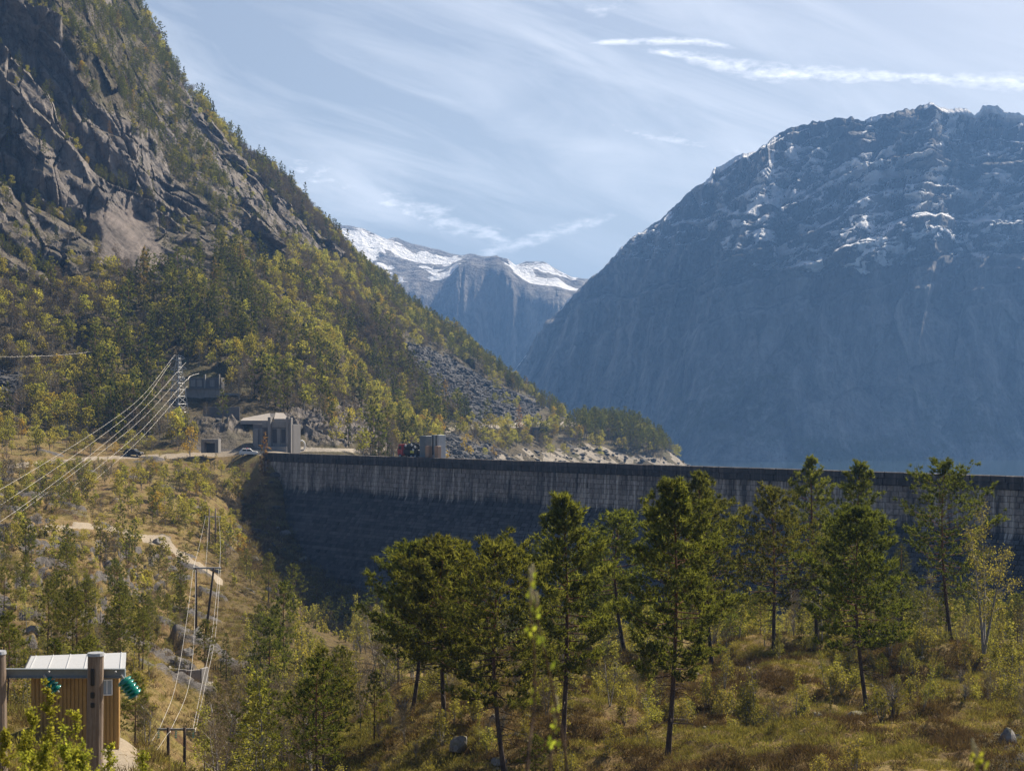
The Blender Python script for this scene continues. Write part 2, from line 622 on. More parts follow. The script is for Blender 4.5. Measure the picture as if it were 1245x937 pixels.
def build_grid(cols, dgrid, nrow, wlat):
    """polar grid, rows re-spaced evenly along the fall line"""
    P, D = np.meshgrid(cols, dgrid, indexing='ij')
    Z = base_z(P, D)
    if nrow is None:
        return P, D, Z
    ds = np.hypot(np.diff(D, axis=1) * wlat, np.diff(Z, axis=1)) / D[:, 1:]
    s = np.concatenate([np.zeros((len(cols), 1)), np.cumsum(ds, 1)], 1)
    # smooth the spacing between neighbouring columns
    for _ in range(12):
        s[1:-1] = (s[:-2] + s[1:-1] * 2 + s[2:]) / 4
    D2 = np.stack([np.interp(np.linspace(0, a[-1], nrow), a, dgrid) for a in s])
    P2 = np.repeat(cols[:, None], nrow, 1)
    return P2, D2, base_z(P2, D2)


def grid_faces(nc, nr):
    i = np.arange(nc * nr).reshape(nc, nr)
    return np.stack([i[:-1, :-1], i[1:, :-1], i[1:, 1:], i[:-1, 1:]], -1).reshape(-1, 4)


def smooth2(a, n):
    a = a.astype(float)
    for _ in range(n):
        b = a.copy()
        b[1:-1] = (a[:-2] + 2 * a[1:-1] + a[2:]) / 4
        a = b.copy()
        a[:, 1:-1] = (b[:, :-2] + 2 * b[:, 1:-1] + b[:, 2:]) / 4
    return a


def masks(P, Z, D, X):
    py = HZ - F * Z / D
    r = {}
    jx, jy = jitter(P, py, X, D, 8, 16)
    r['cliff'] = inpoly(jx, jy, CLIFF) & (D > 420)
    r['upveg'] = inpoly(jx, jy, UPVEG) & (D > 420)
    r['slab'] = inpoly(jx, jy, SLAB) & (D > 420)
    r['talus'] = (inpoly(jx, jy, TALUS) | inpoly(jx, jy, TALUS2) | inpoly(jx, jy, TALUS3)) & (D > 350) & (D < 900)
    r['bare'] = (inpoly(jx, jy, BARESHORE) & (D > 500)) | ((P > 345) & (D > 330) & (Z < -22) & (D * 1.0 > 349.5 - .723 / .691 * (X + 56.5) + 12))
    r['cut'] = (inpoly(jx, jy, ROCKCUT) | inpoly(jx, jy, OUTCROP)) & (D > 360) & (D < 520)
    j2x, j2y = jitter(P, py, X, D, 9, 9, 21)
    r['terrace'] = inpoly(j2x, j2y, TERRACE) & (D > 90) & (D < 330)
    r['open'] = inpoly(j2x, j2y, OPEN) & (D > 90) & (D < 330)
    r['abut'] = inpoly(jx, jy, ABUT) & (D > 230) & (D < 400)
    pw = np.clip(500.0 / D, 1.0, 4)
    r['path'] = (seg_dist(P + 5 * (fbm(X / 5, D / 5, seed=25, oct=3) - .5), py + 4 * (fbm(X / 4, D / 4, seed=26, oct=3) - .5), PATH) < (1.1 + .9 * sstep(P, 120, 250)) * pw) & (D > 200) & (D < 330)
    r['road'] = (seg_dist(P, py * 1.0, ROAD) < 2.2) & (D > 320) & (D < 900)
    r['yard'] = inpoly(P, py, YARD) & (D < 80)
    return {k: v.astype(float) for k, v in r.items()}, py
# ------------------------------------------------------------------ ground materials
def ground_material():
    m, t = material('ground')
    p = t.pos()
    rock, dry, pathm, shade = t.attr('rock'), t.attr('dry'), t.attr('path'), t.attr('forest')
    n1 = t.noise(p, 0.35, 6, 0.65)
    n2 = t.noise(p, 1.7, 6, 0.7)
    n3 = t.noise(p, 6.0, 4, 0.7)
    n4 = t.noise(p, 0.09, 3, 0.6)
    moss = t.mix(t.ramp(n2, 0.35, 0.65), (0.085, 0.076, 0.022), (0.25, 0.20, 0.065))
    straw = t.mix(t.ramp(n3, 0.3, 0.7), (0.29, 0.205, 0.095), (0.12, 0.08, 0.038))
    heath = t.mix(t.ramp(n3, 0.35, 0.65), (0.035, 0.024, 0.016), (0.13, 0.07, 0.036))
    veg = t.mix(t.ramp(n1, 0.50, 0.62), moss, heath)
    veg = t.mix(t.math('MULTIPLY', t.ramp(t.math('ADD', n4, t.math('MULTIPLY', n2, 0.5)), 0.66, 0.86), 0.8), veg, straw)
    veg = t.mix(t.math('MULTIPLY', dry, t.ramp(n2, 0.25, 0.6)), veg, straw)
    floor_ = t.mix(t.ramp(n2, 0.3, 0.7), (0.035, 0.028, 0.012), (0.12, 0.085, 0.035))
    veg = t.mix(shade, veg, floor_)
    rk = t.mix(t.ramp(n2, 0.3, 0.7), (0.04, 0.038, 0.038), (0.18, 0.165, 0.155))
    rk = t.mix(t.ramp(n3, 0.55, 0.75), rk, (0.07, 0.07, 0.06))
    rm = t.ramp(t.math('ADD', rock, t.math('MULTIPLY', t.math('SUBTRACT', n2, 0.5), 0.7)), 0.42, 0.58)
    c = t.mix(rm, veg, rk)
    gravel = t.mix(t.ramp(n3, 0.3, 0.7), (0.24, 0.20, 0.15), (0.38, 0.325, 0.25))
    c = t.mix(t.ramp(t.math('ADD', pathm, t.math('MULTIPLY', t.math('SUBTRACT', n2, 0.5), 0.3)), 0.3, 0.5), c, gravel)
    h = t.math('ADD', t.math('MULTIPLY', n2, 0.6), t.math('MULTIPLY', n3, 0.35))
    t.surface(c, 0.95, t.bump(h, 0.9, 0.35), spec=0.1)
    return m


def cliff_material():
    m, t = material('mountain_rock')
    p = t.pos()
    rock, talus, pathm, slab = t.attr('rock'), t.attr('talus'), t.attr('path'), t.attr('slab')
    x, y, z = t.sep(p)
    streaks = t.noise(t.comb(t.math('MULTIPLY', x, 0.35), t.math('MULTIPLY', y, 0.35), t.math('MULTIPLY', z, 0.035)), 1.0, 6, 0.65)
    n1 = t.noise(p, 0.05, 6, 0.65)
    n2 = t.noise(p, 0.5, 6, 0.7)
    n3 = t.noise(p, 2.2, 4, 0.7)
    diag = t.noise(t.comb(t.math('MULTIPLY', t.math('ADD', x, z), 0.22), t.math('MULTIPLY', t.math('SUBTRACT', x, z), 0.02), t.math('MULTIPLY', y, 0.05)), 1.0, 5, 0.65)
    rk = t.mix(t.ramp(streaks, 0.36, 0.62), (0.055, 0.052, 0.053), (0.235, 0.205, 0.18))
    rk = t.mix(t.math('MULTIPLY', t.ramp(n1, 0.45, 0.7), 0.5), rk, (0.24, 0.20, 0.17))
    rk = t.mix(t.ramp(n2, 0.56, 0.72), rk, (0.05, 0.05, 0.045))
    pink = t.mix(t.ramp(diag, 0.35, 0.65), (0.06, 0.05, 0.045), (0.235, 0.198, 0.175))
    pink = t.mix(t.ramp(n2, 0.6, 0.75), pink, (0.09, 0.07, 0.06))
    rk = t.mix(t.ramp(t.math('ADD', slab, t.math('MULTIPLY', t.math('SUBTRACT', n1, 0.5), 1.4)), 0.3, 0.75), rk, pink)
    soil = t.mix(t.ramp(n2, 0.35, 0.65), (0.035, 0.028, 0.014), (0.105, 0.08, 0.036))
    soil = t.mix(t.ramp(n1, 0.5, 0.7), soil, (0.065, 0.065, 0.022))
    tal = t.mix(t.ramp(n3, 0.35, 0.65), (0.035, 0.035, 0.037), (0.13, 0.128, 0.127))
    # grass and moss hold on the flatter ledges of the cliff
    nz = t.sep(t.new('ShaderNodeNewGeometry').outputs['True Normal'])[2]
    ledge = t.math('MULTIPLY', t.ramp(t.math('ADD', nz, t.math('MULTIPLY', t.math('SUBTRACT', n2, 0.5), 0.7)), 0.60, 0.80), t.math('SUBTRACT', 1.0, t.math('MULTIPLY', slab, 0.85)))
    rk = t.mix(t.math('MULTIPLY', ledge, 0.62), rk, soil)
    rm = t.ramp(t.math('ADD', rock, t.math('MULTIPLY', t.math('SUBTRACT', n2, 0.5), 0.8)), 0.42, 0.58)
    c = t.mix(rm, soil, rk)
    c = t.mix(t.ramp(talus, 0.4, 0.6), c, tal)
    c = t.mix(t.ramp(t.math('ADD', pathm, t.math('MULTIPLY', t.math('SUBTRACT', n2, 0.5), 0.3)), 0.4, 0.6), c, (0.34, 0.30, 0.245))
    h = t.math('ADD', t.math('MULTIPLY', n2, 1.0), t.math('MULTIPLY', n3, 0.35))
    h = t.math('ADD', h, t.math('MULTIPLY', streaks, 1.2))
    h = t.math('ADD', h, t.math('MULTIPLY', diag, 0.9))
    t.surface(c, 0.9, t.bump(h, 0.8, 1.1), spec=0.25)
    return m


M_GROUND, M_CLIFF = ground_material(), cliff_material()

# ------------------------------------------------------------------ near ground: from the viewer's feet to the road at the dam
cols = np.linspace(-290, 1540, 640)
drows = np.concatenate([np.geomspace(5, 52, 60)[:-1], np.geomspace(52, 122, 170)[:-1], np.linspace(122, 376, 185)])
P, D, Z = build_grid(cols, drows, None, 1)
X = (P - CX) / F * D
mk, py = masks(P, Z, D, X)
knoll = ((D > 56) & (D < 125) & (P > 400)).astype(float)
fade = 1 - sstep(D, 352, 374)
hum = fbm(X / 3.6, D / 3.6, seed=3, oct=4)
ter = smooth2(mk['terrace'], 2)
roadm = smooth2(np.maximum(mk['road'], mk['path']), 1)
flat = np.clip(smooth2(np.maximum(mk['road'], mk['path']), 10) * 1.6 + mk['yard'], 0, 1)
disp = (hum - .5) * (1.1 + 1.1 * knoll) + (fbm(X / 0.9, D / 0.9, seed=8, oct=3) - .5) * 0.45 * (D < 130)
disp += (fbm(X / 14, D / 14, seed=31, oct=2) - .5) * 3.4 * knoll * sstep(D, 60, 70)
# stepped rock ledges on the left slope
q = Z * 0.55 + (fbm(X / 17, D / 17, seed=12, oct=3) - .5) * 5
st = np.floor(q) + sstep(q - np.floor(q), 0.62, 0.86)
disp += ter * ((st - q) * 2.3 + (fbm(X / 2.2, D / 2.2, seed=17, oct=3, ridged=True) - .5) * 1.2)
slope_rough = ((P < 420) & (D > 130)).astype(float) * (1 - ter)
disp += smooth2(slope_rough, 3) * (fbm(X / 9, D / 9, seed=15, oct=4) - .5) * 2.0
r1, r2, r3, edge, _, _, _ = cells(X / 5.5, D / 5.5, np.zeros_like(X), 40)
blocky = sstep(r1, 0.79, 0.83) * sstep(edge, 0.02, 0.25)
disp += blocky * smooth2(slope_rough, 3) * (0.6 + 1.3 * r2) * (P < 330)
Z = Z + disp * (1 - flat * 0.92) * fade * np.where(D < 50, 0.25, 1)
riser = np.clip(np.abs(np.gradient(Z, axis=1)) / (np.gradient(D, axis=1)), 0, 3)
rock = np.clip(ter * sstep(riser, 0.30, 0.62) * 1.0 + blocky * slope_rough * 0.7 * (P < 335) + 0.25 * ter, 0, 1)
rock = np.maximum(rock, knoll * sstep(P, 1120, 1230) * sstep(py, 860, 905) * 0.55)
rock = np.maximum(rock, mk['cut'] * 0.75)
dry = np.clip(ter * 0.55 + mk['open'] * .8 + mk['abut'] * 0.45 + 0.15 * ((P < 330) & (D > 120)) + 0.25 * knoll, 0, 1) * (1 - rock)
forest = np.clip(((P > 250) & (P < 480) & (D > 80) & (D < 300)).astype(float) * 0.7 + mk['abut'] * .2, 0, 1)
NEAR = dict(P=P, D=D, Z=Z)
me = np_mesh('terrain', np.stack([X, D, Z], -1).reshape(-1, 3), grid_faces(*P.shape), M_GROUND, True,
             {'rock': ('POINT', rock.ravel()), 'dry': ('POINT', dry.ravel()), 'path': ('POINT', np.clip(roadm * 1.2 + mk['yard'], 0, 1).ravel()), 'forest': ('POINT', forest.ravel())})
terrain = tag(link_obj('terrain', me), kind='structure')

# ------------------------------------------------------------------ left mountain: cliffs, forested slope, spur behind the dam
cols = np.linspace(-130, 900, 800)
P, D, Z = build_grid(cols, np.linspace(374, 1230, 600), 560, 0.33)
X = (P - CX) / F * D
mk, py = masks(P, Z, D, X)
cm = smooth2(mk['cliff'] * (1 - 0.55 * smooth2(mk['upveg'], 4)), 3)
slab = smooth2(mk['slab'], 22)
gx = np.gradient(Z, axis=1) / np.gradient(D, axis=1)
# benches and overhanging faces running down to the right
warp = (fbm(X / 40, D / 40, Z / 40, seed=50, oct=4) - .5)
warp2 = (fbm(X / 90, D / 90, Z / 90, seed=57, oct=2) - .5)
lx = X + 0.33 * D
q1 = (Z * 0.80 + lx * 0.60 + warp * 26 + warp2 * 40) / 36.0
c1 = np.floor(q1); f1 = q1 - c1
amp1 = 0.35 + 0.9 * _hash(c1, np.floor(lx / 55 + _hash(c1, c1, c1, 3) * 9), c1 * 0, 9)
saw1 = np.where(f1 < 0.80, f1 / 0.80, (1 - f1) / 0.20) - 0.5
q2 = (Z * 0.72 + lx * 0.69 + warp * 30) / 9.5
c2 = np.floor(q2); f2 = q2 - c2
amp2 = 0.2 + 1.0 * _hash(c2, np.floor(lx / 16 + _hash(c2, c2, c2, 4) * 5), c2 * 0, 19)
saw2 = np.where(f2 < 0.72, f2 / 0.72, (1 - f2) / 0.28) - 0.5
r1, r2, r3, edge, ex, ey, ez = cells(lx / 15 + Z / 60, D / 30, Z / 34 - lx / 60, 60)
s1_, s2_, s3_, edge2, fx, fy, fz = cells(lx / 5.5, D / 12, Z / 10 - lx / 25, 70)
joint = -sstep(0.10 - edge, 0, 0.10) * 2.0
out = saw1 * amp1 * 30 + saw2 * amp2 * 4.6 + (r1 - .5) * 9 + ex * (r2 - .5) * 12 + (s1_ - .5) * 2.6 + fx * (s2_ - .5) * 4 + joint * (r3 > .4)
out += (fbm(X / 6, D / 6, Z / 6, seed=77, oct=4) - .5) * 1.8
out = out * (1 - slab) + slab * ((fbm(lx / 30 + Z / 30, D / 60, (Z - lx) / 8, seed=90, oct=4) - .5) * 7 + 3 - 0.5 * sstep(.12 - edge, 0, .12))
slope_d = (fbm(X / 22, D / 22, seed=99, oct=5) - .5)
disp_out = out * cm                              # towards the viewer / out of the face
away = sstep(D, 376, 396)
r = np.hypot(X, D)
hx, hy = 0.45 - X / r * 0.0, -0.89
Xn = X + disp_out * hx
Dn = D + disp_out * hy
cut = smooth2(mk['cut'], 2)
tal = smooth2(mk['talus'], 1)
rd = smooth2(mk['road'], 1)
Zn = Z + away * (1 - rd) * (slope_d * (6 * (1 - cm) + 3 * cm) + cut * (fbm(X / 7, D / 7, Z / 5, seed=101, oct=4, ridged=True) - .5) * 7 + tal * (fbm(X / 3, D / 3, seed=105, oct=3) - .5) * 3.0)
# small buttresses in the wooded slope
r1, r2, r3, edge, _, _, _ = cells(X / 18, D / 26, np.zeros_like(X), 110)
knob = sstep(r1, 0.74, 0.78) * sstep(edge, 0.02, 0.3) * (1 - cm) * (1 - tal) * (D > 430) * (py < 470)
Zn += knob * (2 + 4 * r2) * (1 - rd)
rock = np.clip(cm * 1.2 + cut * 0.9 + knob * 0.5 + smooth2(mk['bare'], 1) * .4 + slab, 0, 1)
rock = np.where(mk['upveg'] > .5, rock * 0.75, rock)
path = np.clip(rd * 1.1 + smooth2(mk['bare'], 1) * 0.55 * (fbm(X / 6, D / 6, seed=120) > .45), 0, 1)
MV = np.stack([Xn, Dn, Zn], -1)
me = np_mesh('mountain_slope', MV.reshape(-1, 3), grid_faces(*P.shape), M_CLIFF, False,
             {'rock': ('POINT', rock.ravel()), 'talus': ('POINT', np.clip(tal, 0, 1).ravel()), 'path': ('POINT', path.ravel()), 'slab': ('POINT', slab.ravel())})
slope = tag(link_obj('mountain_slope', me), kind='structure')

# how the ridge line reads from the viewpoint, for checking
if globals().get('DEBUG'):
    for px, py_, d in RIDGE:
        i = np.abs(cols - px).argmin()
        if px > -130:
            print('RIDGE', px, 'want', py_, 'got', round(float((HZ - F * (MV[i, :, 2] / MV[i, :, 1]).max())), 1), 'smooth', round(float((HZ - F * (Z[i] / D[i]).max())), 1))


# ------------------------------------------------------------------ far mountains beyond the lake
def far_material(name, snow_hi):
    m, t = material(name)
    p = t.pos()
    x, y, z = t.sep(p)
    n1 = t.noise(p, 0.006, 7, 0.65)
    n2 = t.noise(p, 0.05, 6, 0.7)
    streak_ = t.noise(t.comb(t.math('MULTIPLY', x, 0.03), t.math('MULTIPLY', y, 0.03), t.math('MULTIPLY', z, 0.0035)), 1.0, 6, 0.65)
    rk = t.mix(t.ramp(streak_, 0.35, 0.65), (0.02, 0.02, 0.022), (0.33, 0.31, 0.29))
    rk = t.mix(t.math('MULTIPLY', t.ramp(n1, 0.45, 0.7), 0.5), rk, (0.20, 0.165, 0.14))
    wood = t.mix(t.ramp(n2, 0.35, 0.65), (0.03, 0.036, 0.014), (0.085, 0.08, 0.03))
    wm = t.ramp(t.math('ADD', t.attr('wood'), t.math('MULTIPLY', t.math('SUBTRACT', n2, 0.5), 0.9)), 0.4, 0.6)
    c = t.mix(wm, rk, wood)
    sf = t.noise(t.comb(t.math('MULTIPLY', x, 0.03), t.math('MULTIPLY', y, 0.03), t.math('MULTIPLY', z, 0.07)), 1.0, 6, 0.7)
    sm = t.ramp(t.math('ADD', t.attr('snow'), t.math('MULTIPLY', t.math('SUBTRACT', sf, 0.5), 1.1)), 0.50, 0.58)
    c = t.mix(sm, c, (0.90, 0.91, 0.93))
    h = t.math('ADD', t.math('MULTIPLY', n2, 0.6), streak_)
    t.surface(c, 0.9, t.bump(h, 1.0, 30.0), spec=0.2)
    return m


def loft(name, columns, rows, ncol, nrow, disp, seed, mat):
    """columns: list of px with list of (py, d) from foot to ridge; adds a back slope behind the ridge"""
    cpx = np.array([c[0] for c in columns], float)
    px = np.linspace(cpx[0], cpx[-1], ncol)
    k = len(columns[0][1])
    PYc = np.stack([np.interp(px, cpx, [c[1][i][0] for c in columns]) for i in range(k)], 1)
    Dc = np.stack([np.interp(px, cpx, [c[1][i][1] for c in columns]) for i in range(k)], 1)
    tv = np.linspace(0, k - 1, nrow)
    PY = np.stack([np.interp(tv, range(k), a) for a in PYc])
    DD = np.stack([np.interp(tv, range(k), a) for a in Dc])
    DD = smooth2(DD, 14)
    a = PY.copy()
    for _ in range(6):
        b = a.copy(); b[:, 1:-1] = (a[:, :-2] + 2 * a[:, 1:-1] + a[:, 2:]) / 4; a = b
    PY = a
    PX = np.repeat(px[:, None], nrow, 1)
    X, Y, Z = (PX - CX) / F * DD, DD, (HZ - PY) / F * DD
    T = np.repeat(np.linspace(0, 1, nrow)[None], ncol, 0)
    dX, dY, dZ, at_ = disp(X, Y, Z, T, PX, PY)
    X, Y, Z = X + dX, Y + dY, Z + dZ
    # the side turned away, falling behind the ridge
    nb = 14
    kb = np.linspace(0, 1, nb + 1)[1:]
    bx = X[:, -1:] * (1 + 0.35 * kb) + 0; by = Y[:, -1:] * (1 + 0.35 * kb); bz = Z[:, -1:] * (1 - 0.25 * kb ** 1.5) - 200 * kb ** 2
    V = np.stack([np.concatenate([X, bx], 1), np.concatenate([Y, by], 1), np.concatenate([Z, bz], 1)], -1)
    at2 = {kk: ('POINT', np.concatenate([vv, np.repeat(vv[:, -1:], nb, 1)], 1).ravel()) for kk, vv in at_.items()}
    me = np_mesh(name, V.reshape(-1, 3), grid_faces(ncol, nrow + nb), mat, False, at2)
    return tag(link_obj(name, me), kind='structure')


RM = [(540, 470), (575, 462), (625, 450), (660, 405), (690, 366), (712, 341), (740, 323), (755, 302), (770, 287), (790, 273), (815, 257), (835, 240), (845, 230), (862, 222), (868, 210), (880, 201), (905, 190), (935, 174), (950, 164), (968, 153),
      (985, 149), (1003, 150), (1030, 145), (1060, 142), (1085, 138), (1105, 136), (1120, 131), (1134, 124), (1142, 129), (1152, 133), (1165, 130), (1172, 129), (1185, 136), (1195, 128), (1213, 131), (1225, 138), (1245, 142), (1330, 150), (1450, 165)]
columns = []
for px, py_ in RM:
    k = np.clip((px - 640) / 260.0, 0, 1)
    k = k * k * (3 - 2 * k)
    foot_d, top_d = 2470 - 420 * k + max(0, px - 1000) * 0.4, 2750 - 290 * k + max(0, px - 1000) * 0.3
    fy = HZ + F * 66 / foot_d
    columns.append((px, [(fy, foot_d), (fy + (py_ - fy) * 0.30, foot_d + (top_d - foot_d) * 0.25), (fy + (py_ - fy) * 0.62, foot_d + (top_d - foot_d) * 0.52),
                         (fy + (py_ - fy) * 0.86, foot_d + (top_d - foot_d) * 0.84), (py_, top_d)]))


def right_disp(X, Y, Z, T, PX, PY):
    edge = sstep(1 - T, 0.0, 0.06) * 0.85 + 0.15
    lx = X * 0.9 - Y * 0.45
    gull = fbm(lx / 130, Z / 420, seed=200, oct=5, ridged=True) - .6
    w2 = (fbm(X / 300, Y / 300, Z / 300, seed=205, oct=3) - .5)
    q = (Z - lx * 0.22 + w2 * 120) / 62
    c = np.floor(q); f = q - c
    a = _hash(c, np.floor(lx / 260 + c * .37), c * 0, 31)
    saw = (np.where(f < 0.8, f / 0.8, (1 - f) / 0.2) - .5) * a
    q2 = (Z - lx * 0.26 + w2 * 150) / 23
    c2 = np.floor(q2); f2 = q2 - c2
    saw2 = (np.where(f2 < 0.78, f2 / 0.78, (1 - f2) / 0.22) - .5) * _hash(c2, np.floor(lx / 90 + c2 * .61), c2 * 0, 33)
    upper = sstep(Z, 60, 240)
    r1, r2, r3, e, ex, ey, ez = cells(lx / 70, Y / 200, Z / 150, 210)
    o = (fbm(lx / 42, Z / 260, seed=202, oct=4, ridged=True) - .6) * 60 + gull * 150 + upper * (saw * 70 + saw2 * 26) + (r1 - .5) * 26 + ex * (r2 - .5) * 120 + (fbm(X / 26, Y / 26, Z / 26, seed=215, oct=4) - .5) * 30
    o = o * edge * sstep(Z, -60, 10) * (0.45 + 0.55 * sstep(Z, 40, 260))
    dzr = (fbm(X / 34, Y * 0, seed=221, oct=5, gain=.6) - .5) * 26 * sstep(T, 0.88, 1.0)
    lt = lx * 0.96 + Z * 0.28
    zt = Z * 0.96 - lx * 0.26 + w2 * 110
    dash = fbm(lt / 70, zt / 12, seed=231, oct=4)
    dash2 = fbm(lt / 28, zt / 7, seed=236, oct=3)
    patch = fbm(lx / 300, Z / 130, seed=230, oct=4)
    band = sstep(PY, 335, 250) * (0.25 + 0.75 * sstep(PX, 690, 940)) * sstep(T, 0.40, 0.55)
    band = np.maximum(band, sstep(T, 0.86, 0.97) * 0.9)
    ledge = np.maximum((f > 0.78) * a * 0.18, (f2 > 0.76) * 0.12)
    snow = sstep(dash * 0.72 + dash2 * 0.33 + ledge - 0.03, 0.525, 0.60) * sstep(patch, 0.34, 0.50) * band
    snow = np.zeros_like(PX)
    rgs = np.random.default_rng(12)
    wx = PX + (fbm(PX / 26, PY / 16, seed=270, oct=4) - .5) * 44
    wy = PY + (fbm(PX / 22, PY / 13, seed=277, oct=4) - .5) * 26
    n_ = 0
    while n_ < 330:
        sx, sy = rgs.uniform(760, 1440), rgs.uniform(140, 345)
        top = np.interp(sx, [c[0] for c in RM], [c[1] for c in RM])
        lowest = np.interp(sx, [760, 850, 940, 1050, 1250, 1440], [300, 285, 330, 335, 290, 280])
        if not (top + 6 < sy < lowest) or rgs.random() > .35 + .65 * sstep(np.array(sy), top + 20, top + 75):
            continue
        n_ += 1
        L_ = rgs.uniform(6, 20) * (2.2 if rgs.random() < .16 else 1)
        w_ = rgs.uniform(1.6, 3.6) * (1.5 if L_ > 24 else 1)
        an = math.radians(rgs.normal(-17, 9))
        du, dv = wx - sx, wy - sy
        uu, vv = (du * math.cos(an) + dv * math.sin(an)) / L_, (-du * math.sin(an) + dv * math.cos(an)) / w_
        snow = np.maximum(snow, np.clip(1.25 - np.sqrt(uu ** 2 + vv ** 2), 0, 1))
    couloir = sstep(fbm((lx + Z * .2) / 55, Z / 420, seed=240, oct=3, ridged=True), .80, .88) * sstep(PY, 300, 200) * 0.6
    snow = np.maximum(snow, couloir * sstep(patch, 0.46, 0.58) * .9)
    rim = sstep(T, 0.945, 0.98) * sstep(fbm(PX / 30, PX * 0, seed=250, oct=3), 0.38, 0.54) * 0.75
    snow = np.maximum(snow, rim)
    wood = 0.75 * sstep(Z, 260, -40) * (0.25 + 0.8 * fbm(X / 160, Y / 160, Z / 60, seed=260, oct=4))
    o = o + np.clip(snow * 1.4, 0, 1) * 13 * edge
    A = np.stack([X - .25 * o, Y - o, Z + dzr], -1)
    nn = np.cross(np.gradient(A, axis=0), np.gradient(A, axis=1))
    nz = np.abs(nn[..., 2]) / (np.linalg.norm(nn, axis=-1) + 1e-9)
    snow = np.maximum(snow, sstep(nz, .66, .84) * sstep(PY, 345, 290) * (.25 + .75 * sstep(patch, .36, .5)))
    return o * 0.25 * -1, -o, dzr, {'snow': snow, 'wood': wood}


def smoothed_mountain():
    return loft('mountain', columns, None, 690, 380, right_disp, 0, far_material('right_mountain_rock', 1))


right_mountain = smoothed_mountain()

FM = [(330, 250, 300), (380, 262, 318), (412, 274, 330), (440, 277, 336), (470, 291, 342), (482, 290, 345), (500, 296, 346), (520, 300, 346), (535, 303, 345), (548, 309, 340), (558, 310, 330), (572, 313, 326), (590, 314, 326), (604, 311, 324), (618, 316, 328), (626, 322, 336),
      (640, 318, 345), (655, 319, 350), (668, 323, 352), (680, 329, 355), (695, 336, 358), (712, 338, 360), (730, 342, 362), (800, 350, 370)]
columns2 = []
for px, py_, cl_ in FM:
    columns2.append((px, [(550, 3150), (470, 3220), (cl_ + (470 - cl_) * 0.45, 3300), (cl_, 3390), (py_ + (cl_ - py_) * 0.45, 3720), (py_, 4000)]))


def far_disp(X, Y, Z, T, PX, PY):
    edge = sstep(1 - T, 0.0, 0.06) * 0.9 + 0.1
    low = 1 - sstep(T, 0.52, 0.62)
    gull = fbm(X / 150, Z / 700, seed=300, oct=5, ridged=True) - .6
    r1, r2, r3, e, ex, ey, ez = cells(X / 110, Y / 400, Z / 260, 310)
    o = low * (gull * 150 + (r1 - .5) * 45 + ex * (r2 - .5) * 90) * edge
    hill = (fbm(X / 210, Y / 210, seed=320, oct=5, ridged=True) - .55) * 42 * (1 - low) * edge
    dzr = hill + (fbm(X / 40, Y * 0, seed=323, oct=4) - .5) * 8 * sstep(T, .92, 1)
    n = fbm(X / 120, Y / 160, seed=330, oct=5)
    up = sstep(T, 0.57, 0.63)
    snow = up * sstep(n + (hill / 42) * -0.18, 0.37, 0.50) * (0.86 - 0.33 * sstep(T, 0.86, 0.97)) + (1 - up) * sstep(T, 0.42, 0.58) * sstep(n, 0.55, 0.7) * 0.6
    snow = snow * (1 - 0.75 * np.exp(-((PX - 590) / 30.0) ** 2) * (PY > 305))
    return o * 0.0, -o, dzr, {'snow': snow, 'wood': sstep(Z, 150, -50) * 0.5}


far_mountain = loft('mountain', columns2, None, 330, 210, far_disp, 0, far_material('far_mountain_rock', 1))

# ------------------------------------------------------------------ water behind the dam and a low ground sheet under everything
m, t = material('lake_water')
t.surface((0.03, 0.05, 0.055), 0.08, t.bump(t.noise(t.pos(), 0.6, 3), 0.15, 0.2), spec=0.5)
mb = MB()
e0 = D0 - DU * 30 - DN * 14
e1 = D0 + DU * 330 - DN * 14
mb.add([(e0[0], e0[1], -62), (e1[0], e1[1], -62), (3500, 1200, -62), (3500, 7500, -62), (-1500, 7500, -62), (-60, 1300, -62)], [(0, 1, 2, 3, 4, 5)])
tag(mb.build('lake', m), kind='structure')
mb = MB()
mb.add([(-9000, -4000, -70), (9000, -4000, -70), (9000, 9500, -70), (-9000, 9500, -70)], [(0, 1, 2, 3)])
tag(mb.build('ground', M_GROUND), kind='structure')
